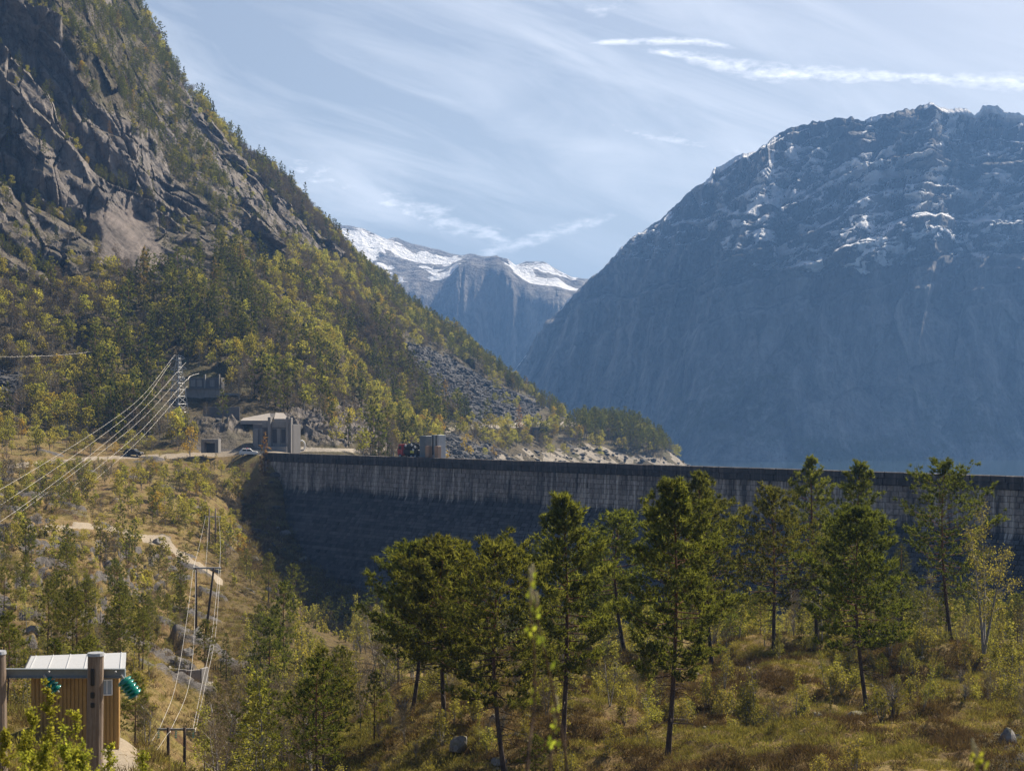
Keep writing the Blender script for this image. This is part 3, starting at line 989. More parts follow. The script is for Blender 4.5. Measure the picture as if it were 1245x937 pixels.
# ------------------------------------------------------------------ the dam: core wall, granite blocks one by one, coping
def dam_material(name, joint=False):
    m, t = material(name)
    p = t.pos()
    rel = t.vmath('SUBTRACT', p, (D0[0], D0[1], CREST))
    s = t.vmath('DOT_PRODUCT', rel, (DU[0], DU[1], 0))
    z = t.sep(rel)[2]
    h = t.math('MULTIPLY', z, -1.0)
    st = t.noise(t.comb(t.math('MULTIPLY', s, 1.1), t.math('MULTIPLY', z, 0.05), 0.0), 1.0, 6, 0.7, 0.2)
    st2 = t.noise(t.comb(t.math('MULTIPLY', s, 0.45), t.math('MULTIPLY', z, 0.03), 7.0), 1.0, 5, 0.7, 0.2)
    pat = t.noise(t.comb(t.math('MULTIPLY', s, 0.06), t.math('MULTIPLY', z, 0.10), 3.0), 1.0, 4, 0.6)
    n2 = t.noise(p, 1.6, 5, 0.7)
    n3 = t.noise(p, 9.0, 3, 0.7)
    tone = t.attr('tone')
    base = t.mix(tone, (0.17, 0.152, 0.14), (0.40, 0.36, 0.33))
    base = t.mix(t.ramp(n2, 0.4, 0.7), base, (0.12, 0.10, 0.09))
    # calcite runs and black algae below the coping, as seen on the wall
    calc = t.math('MULTIPLY', t.ramp(st, 0.48, 0.64), t.ramp(pat, 0.38, 0.56))
    c = t.mix(t.math('MULTIPLY', calc, 0.85), base, (0.66, 0.62, 0.575))
    c = t.mix(t.math('MULTIPLY', t.ramp(st2, 0.52, 0.64), 0.85), c, (0.03, 0.03, 0.034))
    # lower face grown over with dark lichen, ragged upper edge
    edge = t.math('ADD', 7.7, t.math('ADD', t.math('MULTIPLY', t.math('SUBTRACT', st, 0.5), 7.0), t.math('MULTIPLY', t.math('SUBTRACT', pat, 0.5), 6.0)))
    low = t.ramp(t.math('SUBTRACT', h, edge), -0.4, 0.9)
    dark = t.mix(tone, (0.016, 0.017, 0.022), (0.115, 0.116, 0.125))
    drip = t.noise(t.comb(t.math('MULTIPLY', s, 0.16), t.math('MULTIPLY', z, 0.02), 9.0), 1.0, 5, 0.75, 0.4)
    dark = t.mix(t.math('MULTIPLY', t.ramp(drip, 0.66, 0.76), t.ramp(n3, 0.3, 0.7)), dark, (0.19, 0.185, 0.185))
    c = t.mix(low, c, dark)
    top = t.ramp(h, 2.15, 1.95)
    cop = t.mix(t.ramp(st, 0.5, 0.68), t.mix(tone, (0.035, 0.033, 0.035), (0.075, 0.068, 0.065)), (0.17, 0.15, 0.14))
    nz = t.sep(t.new('ShaderNodeNewGeometry').outputs['Normal'])[2]
    c = t.mix(t.math('MULTIPLY', top, t.ramp(nz, 0.7, 0.4)), c, cop)
    if joint:
        c = t.mix(0.65, c, (0.03, 0.03, 0.032))
    t.surface(c, 0.9, t.bump(t.math('ADD', n2, t.math('MULTIPLY', n3, 0.4)), 0.7, 0.12), spec=0.2)
    return m


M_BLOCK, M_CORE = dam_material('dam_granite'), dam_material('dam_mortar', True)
dam = empty('stone_dam', dam_world(DAM_LEN / 2, 0, 30))
tag(dam, 'long masonry dam wall of dark granite blocks across the valley', 'dam')


def dam_child(o):
    o.parent = dam
    o.matrix_parent_inverse = Matrix.Translation(-Vector(dam.location))
    return o


S0, S1 = -3.0, DAM_LEN
core = MB()
prof = [(0.25, 2.0), (-0.06, 2.05), (-0.06 + 0.39, 8.5), (0.33 + 0.6 * 12, 20.5), (0.33 + 0.6 * 30, 38.5), (-9, 38.5), (-6, 0.45), (-0.4, 0.45), (-0.4, 0.0), (0.25, 0.0)]
v0 = [dam_world(S0, o_, h) for o_, h in prof]
v1 = [dam_world(S1, o_, h) for o_, h in prof]
n = len(prof)
core.add(v0 + v1, [tuple(range(n)), tuple(range(2 * n - 1, n - 1, -1))] + [(i, n + i, n + (i + 1) % n, (i + 1) % n) for i in range(n)])
dam_child(core.build('core_wall', M_CORE))
# coping stones of the parapet, each proud of the wall
rng = random.Random(11)
blocks = []        # (s0, s1, h0, h1, kind)
s = S0
while s < S1:
    L = rng.uniform(2.2, 3.6)
    blocks.append((s, min(s + L, S1), 0.0, 0.98, 'cope'))
    s += L
s = S0
while s < S1:
    L = rng.uniform(1.4, 2.6)
    blocks.append((s, min(s + L, S1), 1.0, 1.98, 'cope'))
    s += L
# courses down the face, as far as the ground
NC = 60
ss = np.linspace(S0, S1, 240)
hb = np.zeros_like(ss)
for i, s_ in enumerate(ss):
    for h in np.arange(2.0, 40, 0.8):
        o_ = float(dam_off(h)); wx, wy, wz = dam_world(s_, o_, h)
        j = np.abs(NEAR['D'][0] - wy).argmin()
        px = CX + F * wx / wy
        g = NEAR['Z'][np.clip(np.abs(NEAR['P'][:, 0] - px).argmin(), 0, None), j]
        hb[i] = h
        if wz < g - 0.8:
            break
h = 2.06
while h < 38:
    steep = h < 8.5
    ch = (0.92 if steep else 0.66) * rng.uniform(0.93, 1.07)
    s = S0 - rng.uniform(0, 1)
    while s < S1:
        L = rng.uniform(0.75, 1.7)
        if np.interp(s, ss, hb) > h - 1.0:
            blocks.append((max(s, S0), min(s + L, S1), h, h + ch, 'face'))
        s += L
    h += ch
rngn = np.random.default_rng(5)


def block_verts(b, jit):
    s0, s1, h0, h1, kind = b
    g = 0.022
    pr = 0.62 if kind == 'cope' else 0.0
    lift = rng.uniform(0.03, 0.16)
    ins = 0.09
    back = []
    frnt = []
    for (sv, hv, si, hi) in ((s0 + g, h0 + g, 1, 1), (s1 - g, h0 + g, -1, 1), (s1 - g, h1 - g, -1, -1), (s0 + g, h1 - g, 1, -1)):
        o_ = 0.40 if kind == 'cope' else float(dam_off(hv))
        back.append(dam_world(sv, o_ - (0.35 if kind == 'cope' else 0.06), hv))
        frnt.append(dam_world(sv + si * ins * rng.uniform(.2, 1), o_ + lift + rng.uniform(-.03, .03), hv + hi * ins * rng.uniform(.1, .6)))
    return back + frnt


BF = [(4, 5, 6, 7), (0, 1, 5, 4), (1, 2, 6, 5), (2, 3, 7, 6), (3, 0, 4, 7)]
BF = [tuple(reversed(f)) for f in BF]


def block_px(b):
    w_ = dam_world((b[0] + b[1]) / 2, 0, b[2])
    px, py_ = CX + F * w_.x / w_.y, HZ - F * w_.z / w_.y
    return px, py_, w_.y


cand = [i for i, b in enumerate(blocks) if block_px(b)[0] < 1243 and b[2] < 9.5 and (b[1] - b[0]) > .5]
cand.sort(key=lambda i: block_px(blocks[i])[2] - (blocks[i][1] - blocks[i][0]) * 4)
single = set(cand[:300])
V, Fc, tone = [], [], []
me_cache = []
for i, b in enumerate(blocks):
    vs = block_verts(b, 0)
    tn = min(1, max(0, .55 * rng.random() + .45 * random.Random(int(b[2] * 100)).random()))
    if i in single:
        c = sum(vs, Vector()) / 8
        me = bpy.data.meshes.new('stone_block')
        me.from_pydata([tuple(p - c) for p in vs], [], BF)
        me.materials.append(M_BLOCK)
        a = me.attributes.new('tone', 'FLOAT', 'POINT')
        a.data.foreach_set('value', [tn] * 8)
        o = link_obj('stone_block', me, None, c)
        dam_child(o)
    else:
        k = len(V)
        V += [tuple(p) for p in vs]
        Fc += [tuple(q + k for q in f) for f in BF]
        tone += [tn] * 8
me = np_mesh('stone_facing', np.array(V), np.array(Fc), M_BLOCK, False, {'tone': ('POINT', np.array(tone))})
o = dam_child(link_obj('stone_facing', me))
o['kind'] = 'stuff'


# ------------------------------------------------------------------ plain materials for built things
def concrete(name, base, dark=0.5):
    m, t = material(name)
    p = t.pos()
    x, y, z = t.sep(p)
    n1, n2 = t.noise(p, 0.8, 5, 0.65), t.noise(p, 9, 4, 0.7)
    stn = t.noise(t.comb(t.math('MULTIPLY', x, 2.5), t.math('MULTIPLY', y, 2.5), t.math('MULTIPLY', z, 0.25)), 1.0, 4, 0.6)
    c = t.mix(t.ramp(n1, 0.3, 0.7), tuple(k * 0.8 for k in base), base)
    c = t.mix(t.math('MULTIPLY', t.ramp(stn, 0.5, 0.72), 0.6), c, tuple(k * dark for k in base))
    t.surface(c, 0.88, t.bump(n2, 0.3, 0.02), spec=0.25)
    return m


def paint(name, c, rough=0.4, metal=0.0, wear=0.3, scale=4.0):
    m, t = material(name)
    p = t.obj()
    n1 = t.noise(p, scale, 5, 0.65)
    col_ = t.mix(t.math('MULTIPLY', t.ramp(n1, 0.45, 0.75), wear), c, tuple(k * 0.55 + 0.02 for k in c))
    t.surface(col_, t.ramp(n1, 0.3, 0.7, rough, min(1, rough + 0.2)), None, metal, 0.4)
    return m


def wood_mat(name, a, b):
    m, t = material(name)
    p = t.obj()
    x, y, z = t.sep(p)
    g = t.noise(t.comb(t.math('MULTIPLY', x, 26), t.math('MULTIPLY', y, 26), t.math('MULTIPLY', z, 1.1)), 1.0, 6, 0.7, 0.3)
    n = t.noise(p, 1.3, 4, 0.6)
    c = t.mix(t.ramp(g, 0.35, 0.65), a, b)
    c = t.mix(t.math('MULTIPLY', t.ramp(n, 0.55, 0.75), 0.5), c, tuple(k * 0.5 for k in a))
    t.surface(c, 0.85, t.bump(g, 0.5, 0.02), spec=0.2)
    return m


M_CONC = concrete('concrete', (0.30, 0.285, 0.27))
M_CONC2 = concrete('dark_concrete', (0.17, 0.165, 0.165), 0.6)
M_CONC3 = concrete('pale_concrete', (0.34, 0.31, 0.28), 0.7)
M_STEEL = paint('galvanised_steel', (0.42, 0.43, 0.44), 0.45, 0.6)
M_WIRE = paint('aluminium_wire', (0.62, 0.60, 0.57), 0.42, 0.7, 0.1)
M_POLE = wood_mat('weathered_pole_wood', (0.15, 0.105, 0.075), (0.30, 0.245, 0.20))
M_DPOLE = wood_mat('tarred_pole_wood', (0.035, 0.025, 0.02), (0.09, 0.065, 0.05))
M_BLACK = paint('black_paint', (0.02, 0.02, 0.022), 0.45)
M_RED = paint('red_paint', (0.42, 0.03, 0.025), 0.35)
M_WHITE = paint('white_paint', (0.75, 0.75, 0.74), 0.35, 0, 0.15)
M_GLASS = paint('dark_window_glass', (0.02, 0.025, 0.03), 0.08, 0, 0.0)
M_RUB = paint('rubber', (0.018, 0.018, 0.018), 0.8)
M_GREY = paint('grey_container_paint', (0.22, 0.25, 0.27), 0.5, 0, 0.4, 1.5)
M_LGREY = paint('light_grey_paint', (0.42, 0.45, 0.46), 0.5, 0, 0.4, 1.5)
M_ORANGE = paint('orange_brown_paint', (0.42, 0.26, 0.16), 0.5, 0, 0.3, 2)
M_YEL = paint('yellow_paint', (0.65, 0.60, 0.08), 0.5)
M_DOOR = paint('dark_steel_door', (0.07, 0.07, 0.075), 0.6)


def ground_at(x, y):
    """height of the built ground at (x, y)"""
    best = -1e9
    for o_ in (terrain, slope):
        ok, loc, _n, _i = o_.ray_cast((x, y, 1500), (0, 0, -1))
        if ok:
            best = max(best, loc.z)
    return best


bpy.context.view_layer.update()

# ------------------------------------------------------------------ gatehouse at the dam's end: columns, recessed bays
d = 374
g0 = at(305, 549, d)
gw = (358 - 305) / F * d
gz = -9.6
H = 9.2
gate = empty('gatehouse', (g0.x + gw / 2, d + 2.5, gz), math.radians(-14))
tag(gate, 'grey concrete gatehouse with columns and recessed bays at the dam end', 'gatehouse')
mb = MB(); mb.box((0, 1.6, H * 0.40), (gw, 5, H * 0.80), bev=.05); mb.build('wall', M_CONC2, gate)
mb = MB(); mb.box((1.1, -0.95, H * 0.80), (gw - 3.2, 0.5, 1.5), bev=.04); mb.build('lintel', M_CONC, gate)
for x_, h_ in ((-0.6, H), (4.3, H), (5.1, H * .98)):
    mb = MB(); mb.box((x_, -1.35, h_ / 2), (0.75 if x_ < 5 else .5, 1.1, h_), bev=.05); mb.build('column', M_CONC, gate)
for x_, w_ in ((-3.9, 2.2), (1.0, 2.2), (3.0, 1.6)):
    mb = MB(); mb.box((x_, -0.93, H * .36), (w_, .12, H * .66), bev=.02); p_ = mb.build('panel', M_CONC, gate)
for x_ in (-1.7, 0.55, 2.9):
    mb = MB(); mb.box((x_, -1.03, H * .48), (1.1, .1, H * .38), bev=.02); mb.build('door', M_DOOR, gate)
mb = MB(); mb.box((-4.3, -1.3, H * .33), (1.2, 1.2, H * .66), bev=.05); mb.build('buttress', M_CONC, gate)
mb = MB(); mb.box((0.4, -3.2, 0.9), (gw * .8, .25, 1.8), bev=.03); mb.build('parapet', M_CONC, gate)
# pale slabs of the spillway above it
mb = MB()
a, b_, c_, e_ = at(292, 511, 392), at(352, 506, 396), at(330, 498, 408), at(296, 508, 402)
mb.add([a, at(330, 511, 392), at(334, 503, 400), at(328, 502, 408), e_, a - Vector((0, 0, 1.0)), at(330, 511, 392) - Vector((0, 0, 1.0)), at(334, 503, 400) - Vector((0, 0, 1.0)), at(328, 502, 408) - Vector((0, 0, 1.0)), e_ - Vector((0, 0, 1.0))],
       [(0, 1, 2, 3, 4), (9, 8, 7, 6, 5), (0, 5, 6, 1), (1, 6, 7, 2), (2, 7, 8, 3), (3, 8, 9, 4), (4, 9, 5, 0)])
tag(mb.build('concrete_slab', M_CONC3), 'pale sloping concrete slab on the rock above the gatehouse', 'slab')
mb = MB()
q = [at(333, 509, 391), at(351, 509, 391), at(345, 502, 403), at(335, 501.5, 403)]
mb.add(q + [p - Vector((0, 0, 1.2)) for p in q], [(0, 1, 2, 3), (7, 6, 5, 4), (0, 4, 5, 1), (1, 5, 6, 2), (2, 6, 7, 3), (3, 7, 4, 0)])
tag(mb.build('concrete_slab', M_CONC3), 'smaller pale slab right behind the gatehouse columns', 'slab')
# retaining wall left of it
p0 = at(250, 515, 398)
w_ = empty('retaining_wall', (p0.x + 4, 399, ground_at(p0.x + 4, 398) - 2), math.radians(4))
tag(w_, 'dark concrete retaining wall under the grassy bank left of the gatehouse', 'wall')
for k in range(3):
    mb = MB(); mb.box((-3.2 + k * 3.25, 0, 3.0), (3.2, .5, 6), bev=.04); mb.build('panel', M_CONC2, w_)
# tunnel portal
p0 = at(256, 549, 368)
port = empty('tunnel_portal', (p0.x, 368.5, p0.z - 0.3), math.radians(-6))
tag(port, 'small concrete portal with a dark doorway in the rock beside the road', 'portal')
for x_, w__ in ((-1.75, .9), (1.75, .9)):
    mb = MB(); mb.box((x_, 0, 1.7), (w__, 2.2, 3.4), bev=.04); mb.build('side_wall', M_CONC, port)
mb = MB(); mb.box((0, 0, 3.0), (2.58, 2.2, .8), bev=.03); mb.build('lintel', M_CONC, port)
mb = MB(); mb.box((0, .6, 1.25), (2.58, .2, 2.5)); mb.build('door', M_DOOR, port)

# ------------------------------------------------------------------ upper works on the slope: wall with two fins, ledge to the left
d = 432
a = at(224, 487, d); wid = (268 - 224) / F * d
up = empty('valve_house', (a.x + wid / 2, d + 3, a.z - 1), math.radians(-8))
tag(up, 'grey concrete valve house with tall fins on the wooded slope behind the pylon', 'valve house')
mb = MB(); mb.box((0, 0, 2.2), (wid, 4, 4.4), bev=.05); mb.build('base_wall', M_CONC, up)
mb = MB(); mb.box((0.5, .6, 6.2), (wid - .8, 3, 3.0), bev=.05); mb.build('upper_wall', M_CONC2, up)
mb = MB(); mb.box((0.2, -.3, 4.53), (wid + .3, 4.4, .22), bev=.04); mb.build('cornice', M_CONC, up)
for x_ in (0.6, 4.9):
    mb = MB(); mb.box((x_, -1.25, 5.6), (.38, .7, 6.2), bev=.03); mb.build('fin', M_CONC, up)
for x_ in (-3.2, -1.2, 2.7):
    mb = MB(); mb.box((x_, -.96, 6.1), (1.5, .1, 2.0), bev=.02); mb.build('panel', M_CONC, up)
mb = MB(); mb.box((wid * .5 + 3, .4, 1.6), (6, 3, 3.2), bev=.05); mb.build('side_wall', M_CONC, up)
a = at(175, 473, 440)
ter_ = empty('concrete_terrace', (a.x + 5.5, 441, a.z - 3), math.radians(-4))
tag(ter_, 'flat pale concrete terrace on the slope to the left of the pylon', 'terrace')
mb = MB(); mb.box((0, 0, 2.75), (11.5, 4.5, .5), bev=.05); mb.build('slab', M_CONC3, ter_)
mb = MB(); mb.box((.3, .3, 1.2), (10.6, 3.6, 2.6), bev=.05); mb.build('wall', M_CONC2, ter_)

# ------------------------------------------------------------------ lattice pylon
d = 400
pb = at(217, 509, d)
HT = (510 - 431) / F * d
py_ = empty('lattice_pylon', (pb.x, d, pb.z - .6), math.radians(-35))
tag(py_, 'tall steel lattice pylon on the slope carrying six bright wires', 'pylon')


def pw(z): return 1.7 * (1 - z / HT) + 0.38


for sx, sy in ((-1, -1), (1, -1), (1, 1), (-1, 1)):
    mb = MB(); mb.tube([(sx * pw(0), sy * pw(0), 0), (sx * pw(HT * .5), sy * pw(HT * .5), HT * .5), (sx * .3, sy * .3, HT)], .11, 4); mb.build('leg', M_STEEL, py_)
mb = MB()
zz = 0.0
k = 0
while zz < HT - 1:
    st_ = 2.4 * (1 - .6 * zz / HT)
    z2 = min(zz + st_, HT)
    a, b = pw(zz), pw(z2)
    for (x0, y0, x1, y1) in ((-1, -1, 1, -1), (1, -1, 1, 1), (1, 1, -1, 1), (-1, 1, -1, -1)):
        mb.tube([(x0 * a, y0 * a, zz), (x1 * b, y1 * b, z2)], .05, 4, cap=False)
        mb.tube([(x1 * a, y1 * a, zz), (x0 * b, y0 * b, z2)], .05, 4, cap=False)
        mb.tube([(x0 * b, y0 * b, z2), (x1 * b, y1 * b, z2)], .045, 4, cap=False)
    zz = z2
mb.build('lattice', M_STEEL, py_)
ARM = []
for zf, half in ((.94, 2.6), (.78, 3.3), (.62, 2.6)):
    mb = MB()
    z_ = HT * zf
    for s_ in (-1, 1):
        for sy in (-1, 1):
            mb.tube([(s_ * pw(z_), sy * pw(z_) * .8, z_), (s_ * half, 0, z_ + .35)], .06, 4)
            mb.tube([(s_ * pw(z_ + 1.2), sy * pw(z_ + 1.2) * .8, z_ + 1.3), (s_ * half, 0, z_ + .35)], .05, 4)
        ARM.append((s_ * half, z_ + .35))
    mb.build('crossarm', M_STEEL, py_)
M_INS = paint('glass_insulator', (0.05, 0.16, 0.13), 0.1, 0, 0)
for (ax, az) in ARM:
    mb = MB()
    for q in range(6):
        mb.tube([(ax, 0, az - .15 - q * .16), (ax, 0, az - .25 - q * .16)], [.15, .05], 6)
    mb.build('insulator', M_INS, py_)


def catmull(pts, n):
    out_ = []
    P_ = [Vector(p) for p in pts]
    P_ = [P_[0] * 2 - P_[1]] + P_ + [P_[-1] * 2 - P_[-2]]
    for i in range(1, len(P_) - 2):
        for k in range(n):
            t_ = k / n
            a, b, c, e = P_[i - 1], P_[i], P_[i + 1], P_[i + 2]
            out_.append(0.5 * ((2 * b) + (c - a) * t_ + (2 * a - 5 * b + 4 * c - e) * t_ ** 2 + (3 * b - a - 3 * c + e) * t_ ** 3))
    out_.append(P_[-2])
    return out_


def wire(name, pts, r, label, group, mat=M_WIRE, seg=5, cat='wire', n=14):
    mb = MB()
    mb.tube(catmull(pts, n), r, seg)
    return tag(mb.build(name, mat, smooth=True), label, cat, group)


WL = [((213, 431), (160, 493), (0, 595), (-170, 672), .02, 'thin uppermost wire of the bundle running from the pylon down to the left edge'),
      ((208, 441), (160, 501), (0, 614), (-170, 700), .02, 'second bright wire from the top, leaving the left arm of the pylon'),
      ((226, 440.5), (160, 511), (22, 619), (-170, 733), .02, 'third bright wire from the top, leaving the right end of the pylon top arm'),
      ((217, 462), (160, 520), (0, 656), (-170, 757), .02, 'fourth bright wire, leaving the pylon at its middle arm'),
      ((231, 457), (160, 534), (0, 672), (-170, 783), .02, 'fifth bright wire, second from the bottom of the pylon bundle'),
      ((228, 469), (160, 544), (0, 678), (-170, 806), .02, 'lowest bright wire of the pylon bundle')]
WL[3] = ((217, 462), (160, 520), (0, 640), (-170, 745), .02, WL[3][5])
WL[4] = ((231, 457), (160, 534), (0, 657), (-170, 766), .02, WL[4][5])
for a, b, c, e, r_, lab in WL:
    wire('power_line', [at(a[0], a[1], 400), at(b[0], b[1], 350), at(c[0], c[1], 235), at(e[0], e[1], 160)], r_, lab, 'wires of the pylon line')
wire('power_line', [at(228, 462, 400), at(232, 457, 408), at(242, 454, 426)], .05, 'short pale wire from the pylon to the valve house', 'short wires behind the pylon', n=6)
wire('power_line', [at(229, 459, 400), at(226, 470, 408), at(222, 478, 426)], .04, 'short sagging jumper wire under the pylon arm', 'short wires behind the pylon', n=6)


# ------------------------------------------------------------------ timber pole frames
def pole_frame(px_list, top, bottom, d, beam_px, beam_y, r, mat, label, lean=0.0, arm_h=.16, beam_mat=None, depth2=None):
    base = at(sum(px_list) / len(px_list), bottom, d)
    o_ = empty('pole_frame', base)
    tag(o_, label, 'power pole')
    for i, px in enumerate(px_list):
        tp, bt = at(px, top, d), at(px + (lean if i else 0), bottom, d)
        g_ = min(bt.z, ground_at(bt.x, bt.y)) - .6
        bt.z = g_
        mb = MB(); mb.tube([bt - base, (bt + tp) / 2 - base, tp - base], [r * 1.12, r * 1.05, r * .9], 10)
        mb.build('pole', mat, o_, smooth=True)
    a, b = at(beam_px[0], beam_y, d), at(beam_px[1], beam_y, d)
    mb = MB(); mb.box(((a + b) / 2 - base) + Vector((0, r + arm_h * .55, 0)), ((b - a).length, arm_h, arm_h), bev=.02)
    mb.build('crossarm', beam_mat or mat, o_)
    for f_ in (0.04, .5, .96):
        p_ = a.lerp(b, f_) - base + Vector((0, r + arm_h * .55, 0))
        mb = MB()
        for q in range(4):
            mb.tube([p_ - Vector((0, 0, .12 + q * .13)), p_ - Vector((0, 0, .2 + q * .13))], [.1, .04], 6)
        mb.build('insulator', M_INS, o_)
    return o_


M_ARM = paint('weathered_steel_arm', (0.20, 0.21, 0.22), 0.5, 0.3)
pole_frame([204.5, 224.5], 884, 985, 100, (190, 236), 887, .11, M_DPOLE, 'dark two-legged pole frame low in the valley near the bottom edge', arm_h=.14, beam_mat=M_ARM)
pole_frame([238.5, 260], 690, 783, 180, (234, 268), 690.5, .135, M_DPOLE, 'two-legged timber pole frame with a slanting leg beside the footpath', lean=-12, arm_h=.2, beam_mat=M_STEEL)
pole_frame([254.5, 262], 618, 672, 288, (249, 268), 628, .16, M_POLE, 'distant two-legged pole frame below the dam end among yellow birches', arm_h=.2, beam_mat=M_STEEL)
f4 = empty('pole_frame', at(130.5, 466, 446)); tag(f4, 'pale two-legged mast standing against the wooded rocks at the far left', 'power pole')
for px in (127.5, 133.5):
    a = at(px, 468, 446) - f4.location; b = at(px, 424.5, 446) - f4.location
    mb = MB(); mb.tube([a - Vector((0, 0, 2)), b], .17, 8); mb.build('pole', M_STEEL, f4, smooth=True)
mb = MB(); mb.box(at(130.5, 426, 446) - f4.location, (2.0, .2, .25)); mb.build('crossarm', M_STEEL, f4)
wire('power_line', [at(127, 425, 446), at(90, 430, 430), at(45, 433, 415), at(-60, 434, 390)], .02, 'thin wire from the pale mast to the left edge', 'wire of the pale mast')
# slack wires strung between the frames
for i, (a, b, c, e) in enumerate([((235, 692), (226, 760), (213, 835), (192, 890)), ((238, 692), (236, 770), (229, 835), (205, 893)), ((266, 692), (258, 770), (246, 830), (234, 889)), ((268, 692), (262, 770), (250, 830), (237, 890))]):
    wire('power_line', [at(*a, 180), at(*b, 150), at(*c, 122), at(*e, 100)], .013, ['slack wire nearest the ruined wall, strung down to the low pole frame', 'slack wire crossing the ruined wall down to the low pole frame',
         'slack wire right of the ruined wall, inner of two', 'rightmost slack wire down to the low pole frame'][i], 'slack wires down to the low pole frame', n=8)
for i, (a, b, c) in enumerate([((250, 628), (243, 660), (235, 691)), ((254, 628), (252, 662), (250, 691)), ((266, 628), (268, 662), (267, 691))]):
    wire('power_line', [at(*a, 288), at(*b, 232), at(*c, 180)], .016, ['left wire between the two upper pole frames', 'middle wire between the two upper pole frames', 'right wire between the two upper pole frames'][i], 'wires between the upper pole frames', n=6)
for i, (a, b, c) in enumerate([((192, 889), (178, 908), (150, 924)), ((205, 890), (185, 918), (160, 925))]):
    wire('power_line', [at(*a, 100), at(*b, 78), at(*c, 62)], .01, ['slack wire sagging from the low pole frame to the yellow hut, upper one', 'slack wire sagging from the low pole frame to the yellow hut, lower one'][i], 'wires to the yellow hut', n=8)

# ruined concrete ring wall in the gorge
d = 138
c0 = at(229, 818, d)
ruin = empty('ruined_wall', (c0.x, d, max(c0.z - 1.0, ground_at(c0.x, d) - .1))); tag(ruin, 'broken pale concrete ring wall jutting out over the dark gorge', 'ruin')
pts = [(-1.95, 1.0), (-1.5, -.6), (.2, -1.5), (1.3, -.9), (1.75, .2)]
for i in range(4):
    a, b = Vector((*pts[i], 0)), Vector((*pts[i + 1], 0))
    mb = MB(); mid = (a + b) / 2
    mb.box((mid.x, mid.y, 0.5 + .1 * (i % 2)), ((b - a).length - .05, .22, 1.5 + .1 * ((i + 1) % 2)), rz=math.atan2(b.y - a.y, b.x - a.x), bev=.03)
    mb.build('panel', M_CONC if i % 2 else M_CONC3, ruin)
mb = MB(); mb.prism([(p[0] * 1.12, p[1] * 1.12 - .05) for p in pts] + [(1.9, 2), (-1.8, 2)], -.9, -.35); mb.build('floor_slab', M_CONC3, ruin)
mb = MB(); mb.tube([(-.95, -1.2, -.4), (-.95, -1.2, -4)], .05, 5); mb.build('rod', M_STEEL, ruin)


# ------------------------------------------------------------------ vehicles and plant on the dam
def wheel(parent, x, y, r, w_):
    mb = MB(); mb.tube([(x, y - w_ / 2, r), (x, y + w_ / 2, r)], r, 14); wl = mb.build('wheel', M_RUB, parent)
    mb = MB(); mb.tube([(x, y - w_ / 2 - .02, r), (x, y + w_ / 2 + .02, r)], r * .55, 10); mb.build('rim', M_LGREY, wl)


def profile_body(pts, half, mat, name, parent, inset=0.08):
    """side outline extruded across, edges drawn in"""
    mb = MB(); n_ = len(pts)
    cx = sum(p[0] for p in pts) / n_; cz_ = sum(p[1] for p in pts) / n_
    r_ = []
    for yv, k in ((-half, .94), (-half + inset, 1), (half - inset, 1), (half, .94)):
        r_.append([(cx + (p[0] - cx) * k, yv, cz_ + (p[1] - cz_) * k) for p in pts])
    fs = [tuple(range(n_)), tuple(range(4 * n_ - 1, 3 * n_ - 1, -1))]
    for q in range(3):
        for i in range(n_):
            fs.append((q * n_ + i, (q + 1) * n_ + i, (q + 1) * n_ + (i + 1) % n_, q * n_ + (i + 1) % n_))
    mb.add(sum(r_, []), fs)
    return mb.build(name, mat, parent)


ROADZ = CREST - 0.45
ang = math.atan2(DU[1], DU[0])


def on_dam(px, off):
    s_ = [dam_hit(px, 560)[3]][0]
    return dam_world(s_, off, 0.45)


tl = on_dam(487.5, -3.0)
truck = empty('crane_truck', tl, ang); tag(truck, 'red truck with a folded black loader crane parked on the dam crest', 'truck')
profile_body([(-3.3, .6), (-3.35, 1.7), (-3.1, 2.9), (-2.8, 3.05), (-1.75, 3.05), (-1.7, .6)], 1.2, M_RED, 'cab', truck)
for yv in (-1.215, 1.215):
    mb = MB(); mb.box((-2.5, yv, 2.3), (1.0, .03, .75), bev=.01); mb.build('window', M_GLASS, truck)
mb = MB(); mb.box((-3.32, 0, 2.3), (.06, 2.0, .85), rot=Euler((0, -.12, 0))); mb.build('windscreen', M_GLASS, truck)
for yv in (-.85, .85):
    mb = MB(); mb.box((-3.38, yv, .95), (.06, .35, .2), bev=.02); mb.build('headlight', M_WHITE, truck)
mb = MB(); mb.box((.5, 0, .8), (6.4, 1.0, .35), bev=.03); mb.build('chassis', M_BLACK, truck)
mb = MB(); mb.box((1.0, 0, 1.45), (4.9, 2.4, .9), bev=.06); mb.build('bed', M_BLACK, truck)
for x_, z_, sx_, sz_ in ((-.6, 2.5, 1.0, 1.2), (.6, 2.6, 1.1, 1.5), (1.8, 2.5, 1.0, 1.2), (2.7, 2.2, .8, .8)):
    mb = MB(); mb.tube([(x_ - sx_ / 2, -.7, z_), (x_ + sx_ / 2, -.7, z_)], sz_ / 2, 10); mb.tube([(x_ - sx_ / 2, .6, z_), (x_ + sx_ / 2, .6, z_)], sz_ / 2, 10); mb.build('load', M_BLACK, truck)
for x_, z_ in ((-.5, 2.75), (1.5, 2.9), (2.6, 2.5), (2.0, 1.9)):
    mb = MB(); mb.box((x_, -1.3, z_), (.55, .12, .42), rot=Euler((0, .4, 0)), bev=.03); mb.build('plate', M_WHITE, truck)
mb = MB(); mb.tube([(-1.3, 0, 1.2), (-1.2, 0, 3.0), (.8, -.2, 3.35), (2.6, -.2, 2.9), (2.9, -.2, 2.2)], .17, 8); mb.build('crane_arm', M_BLACK, truck)
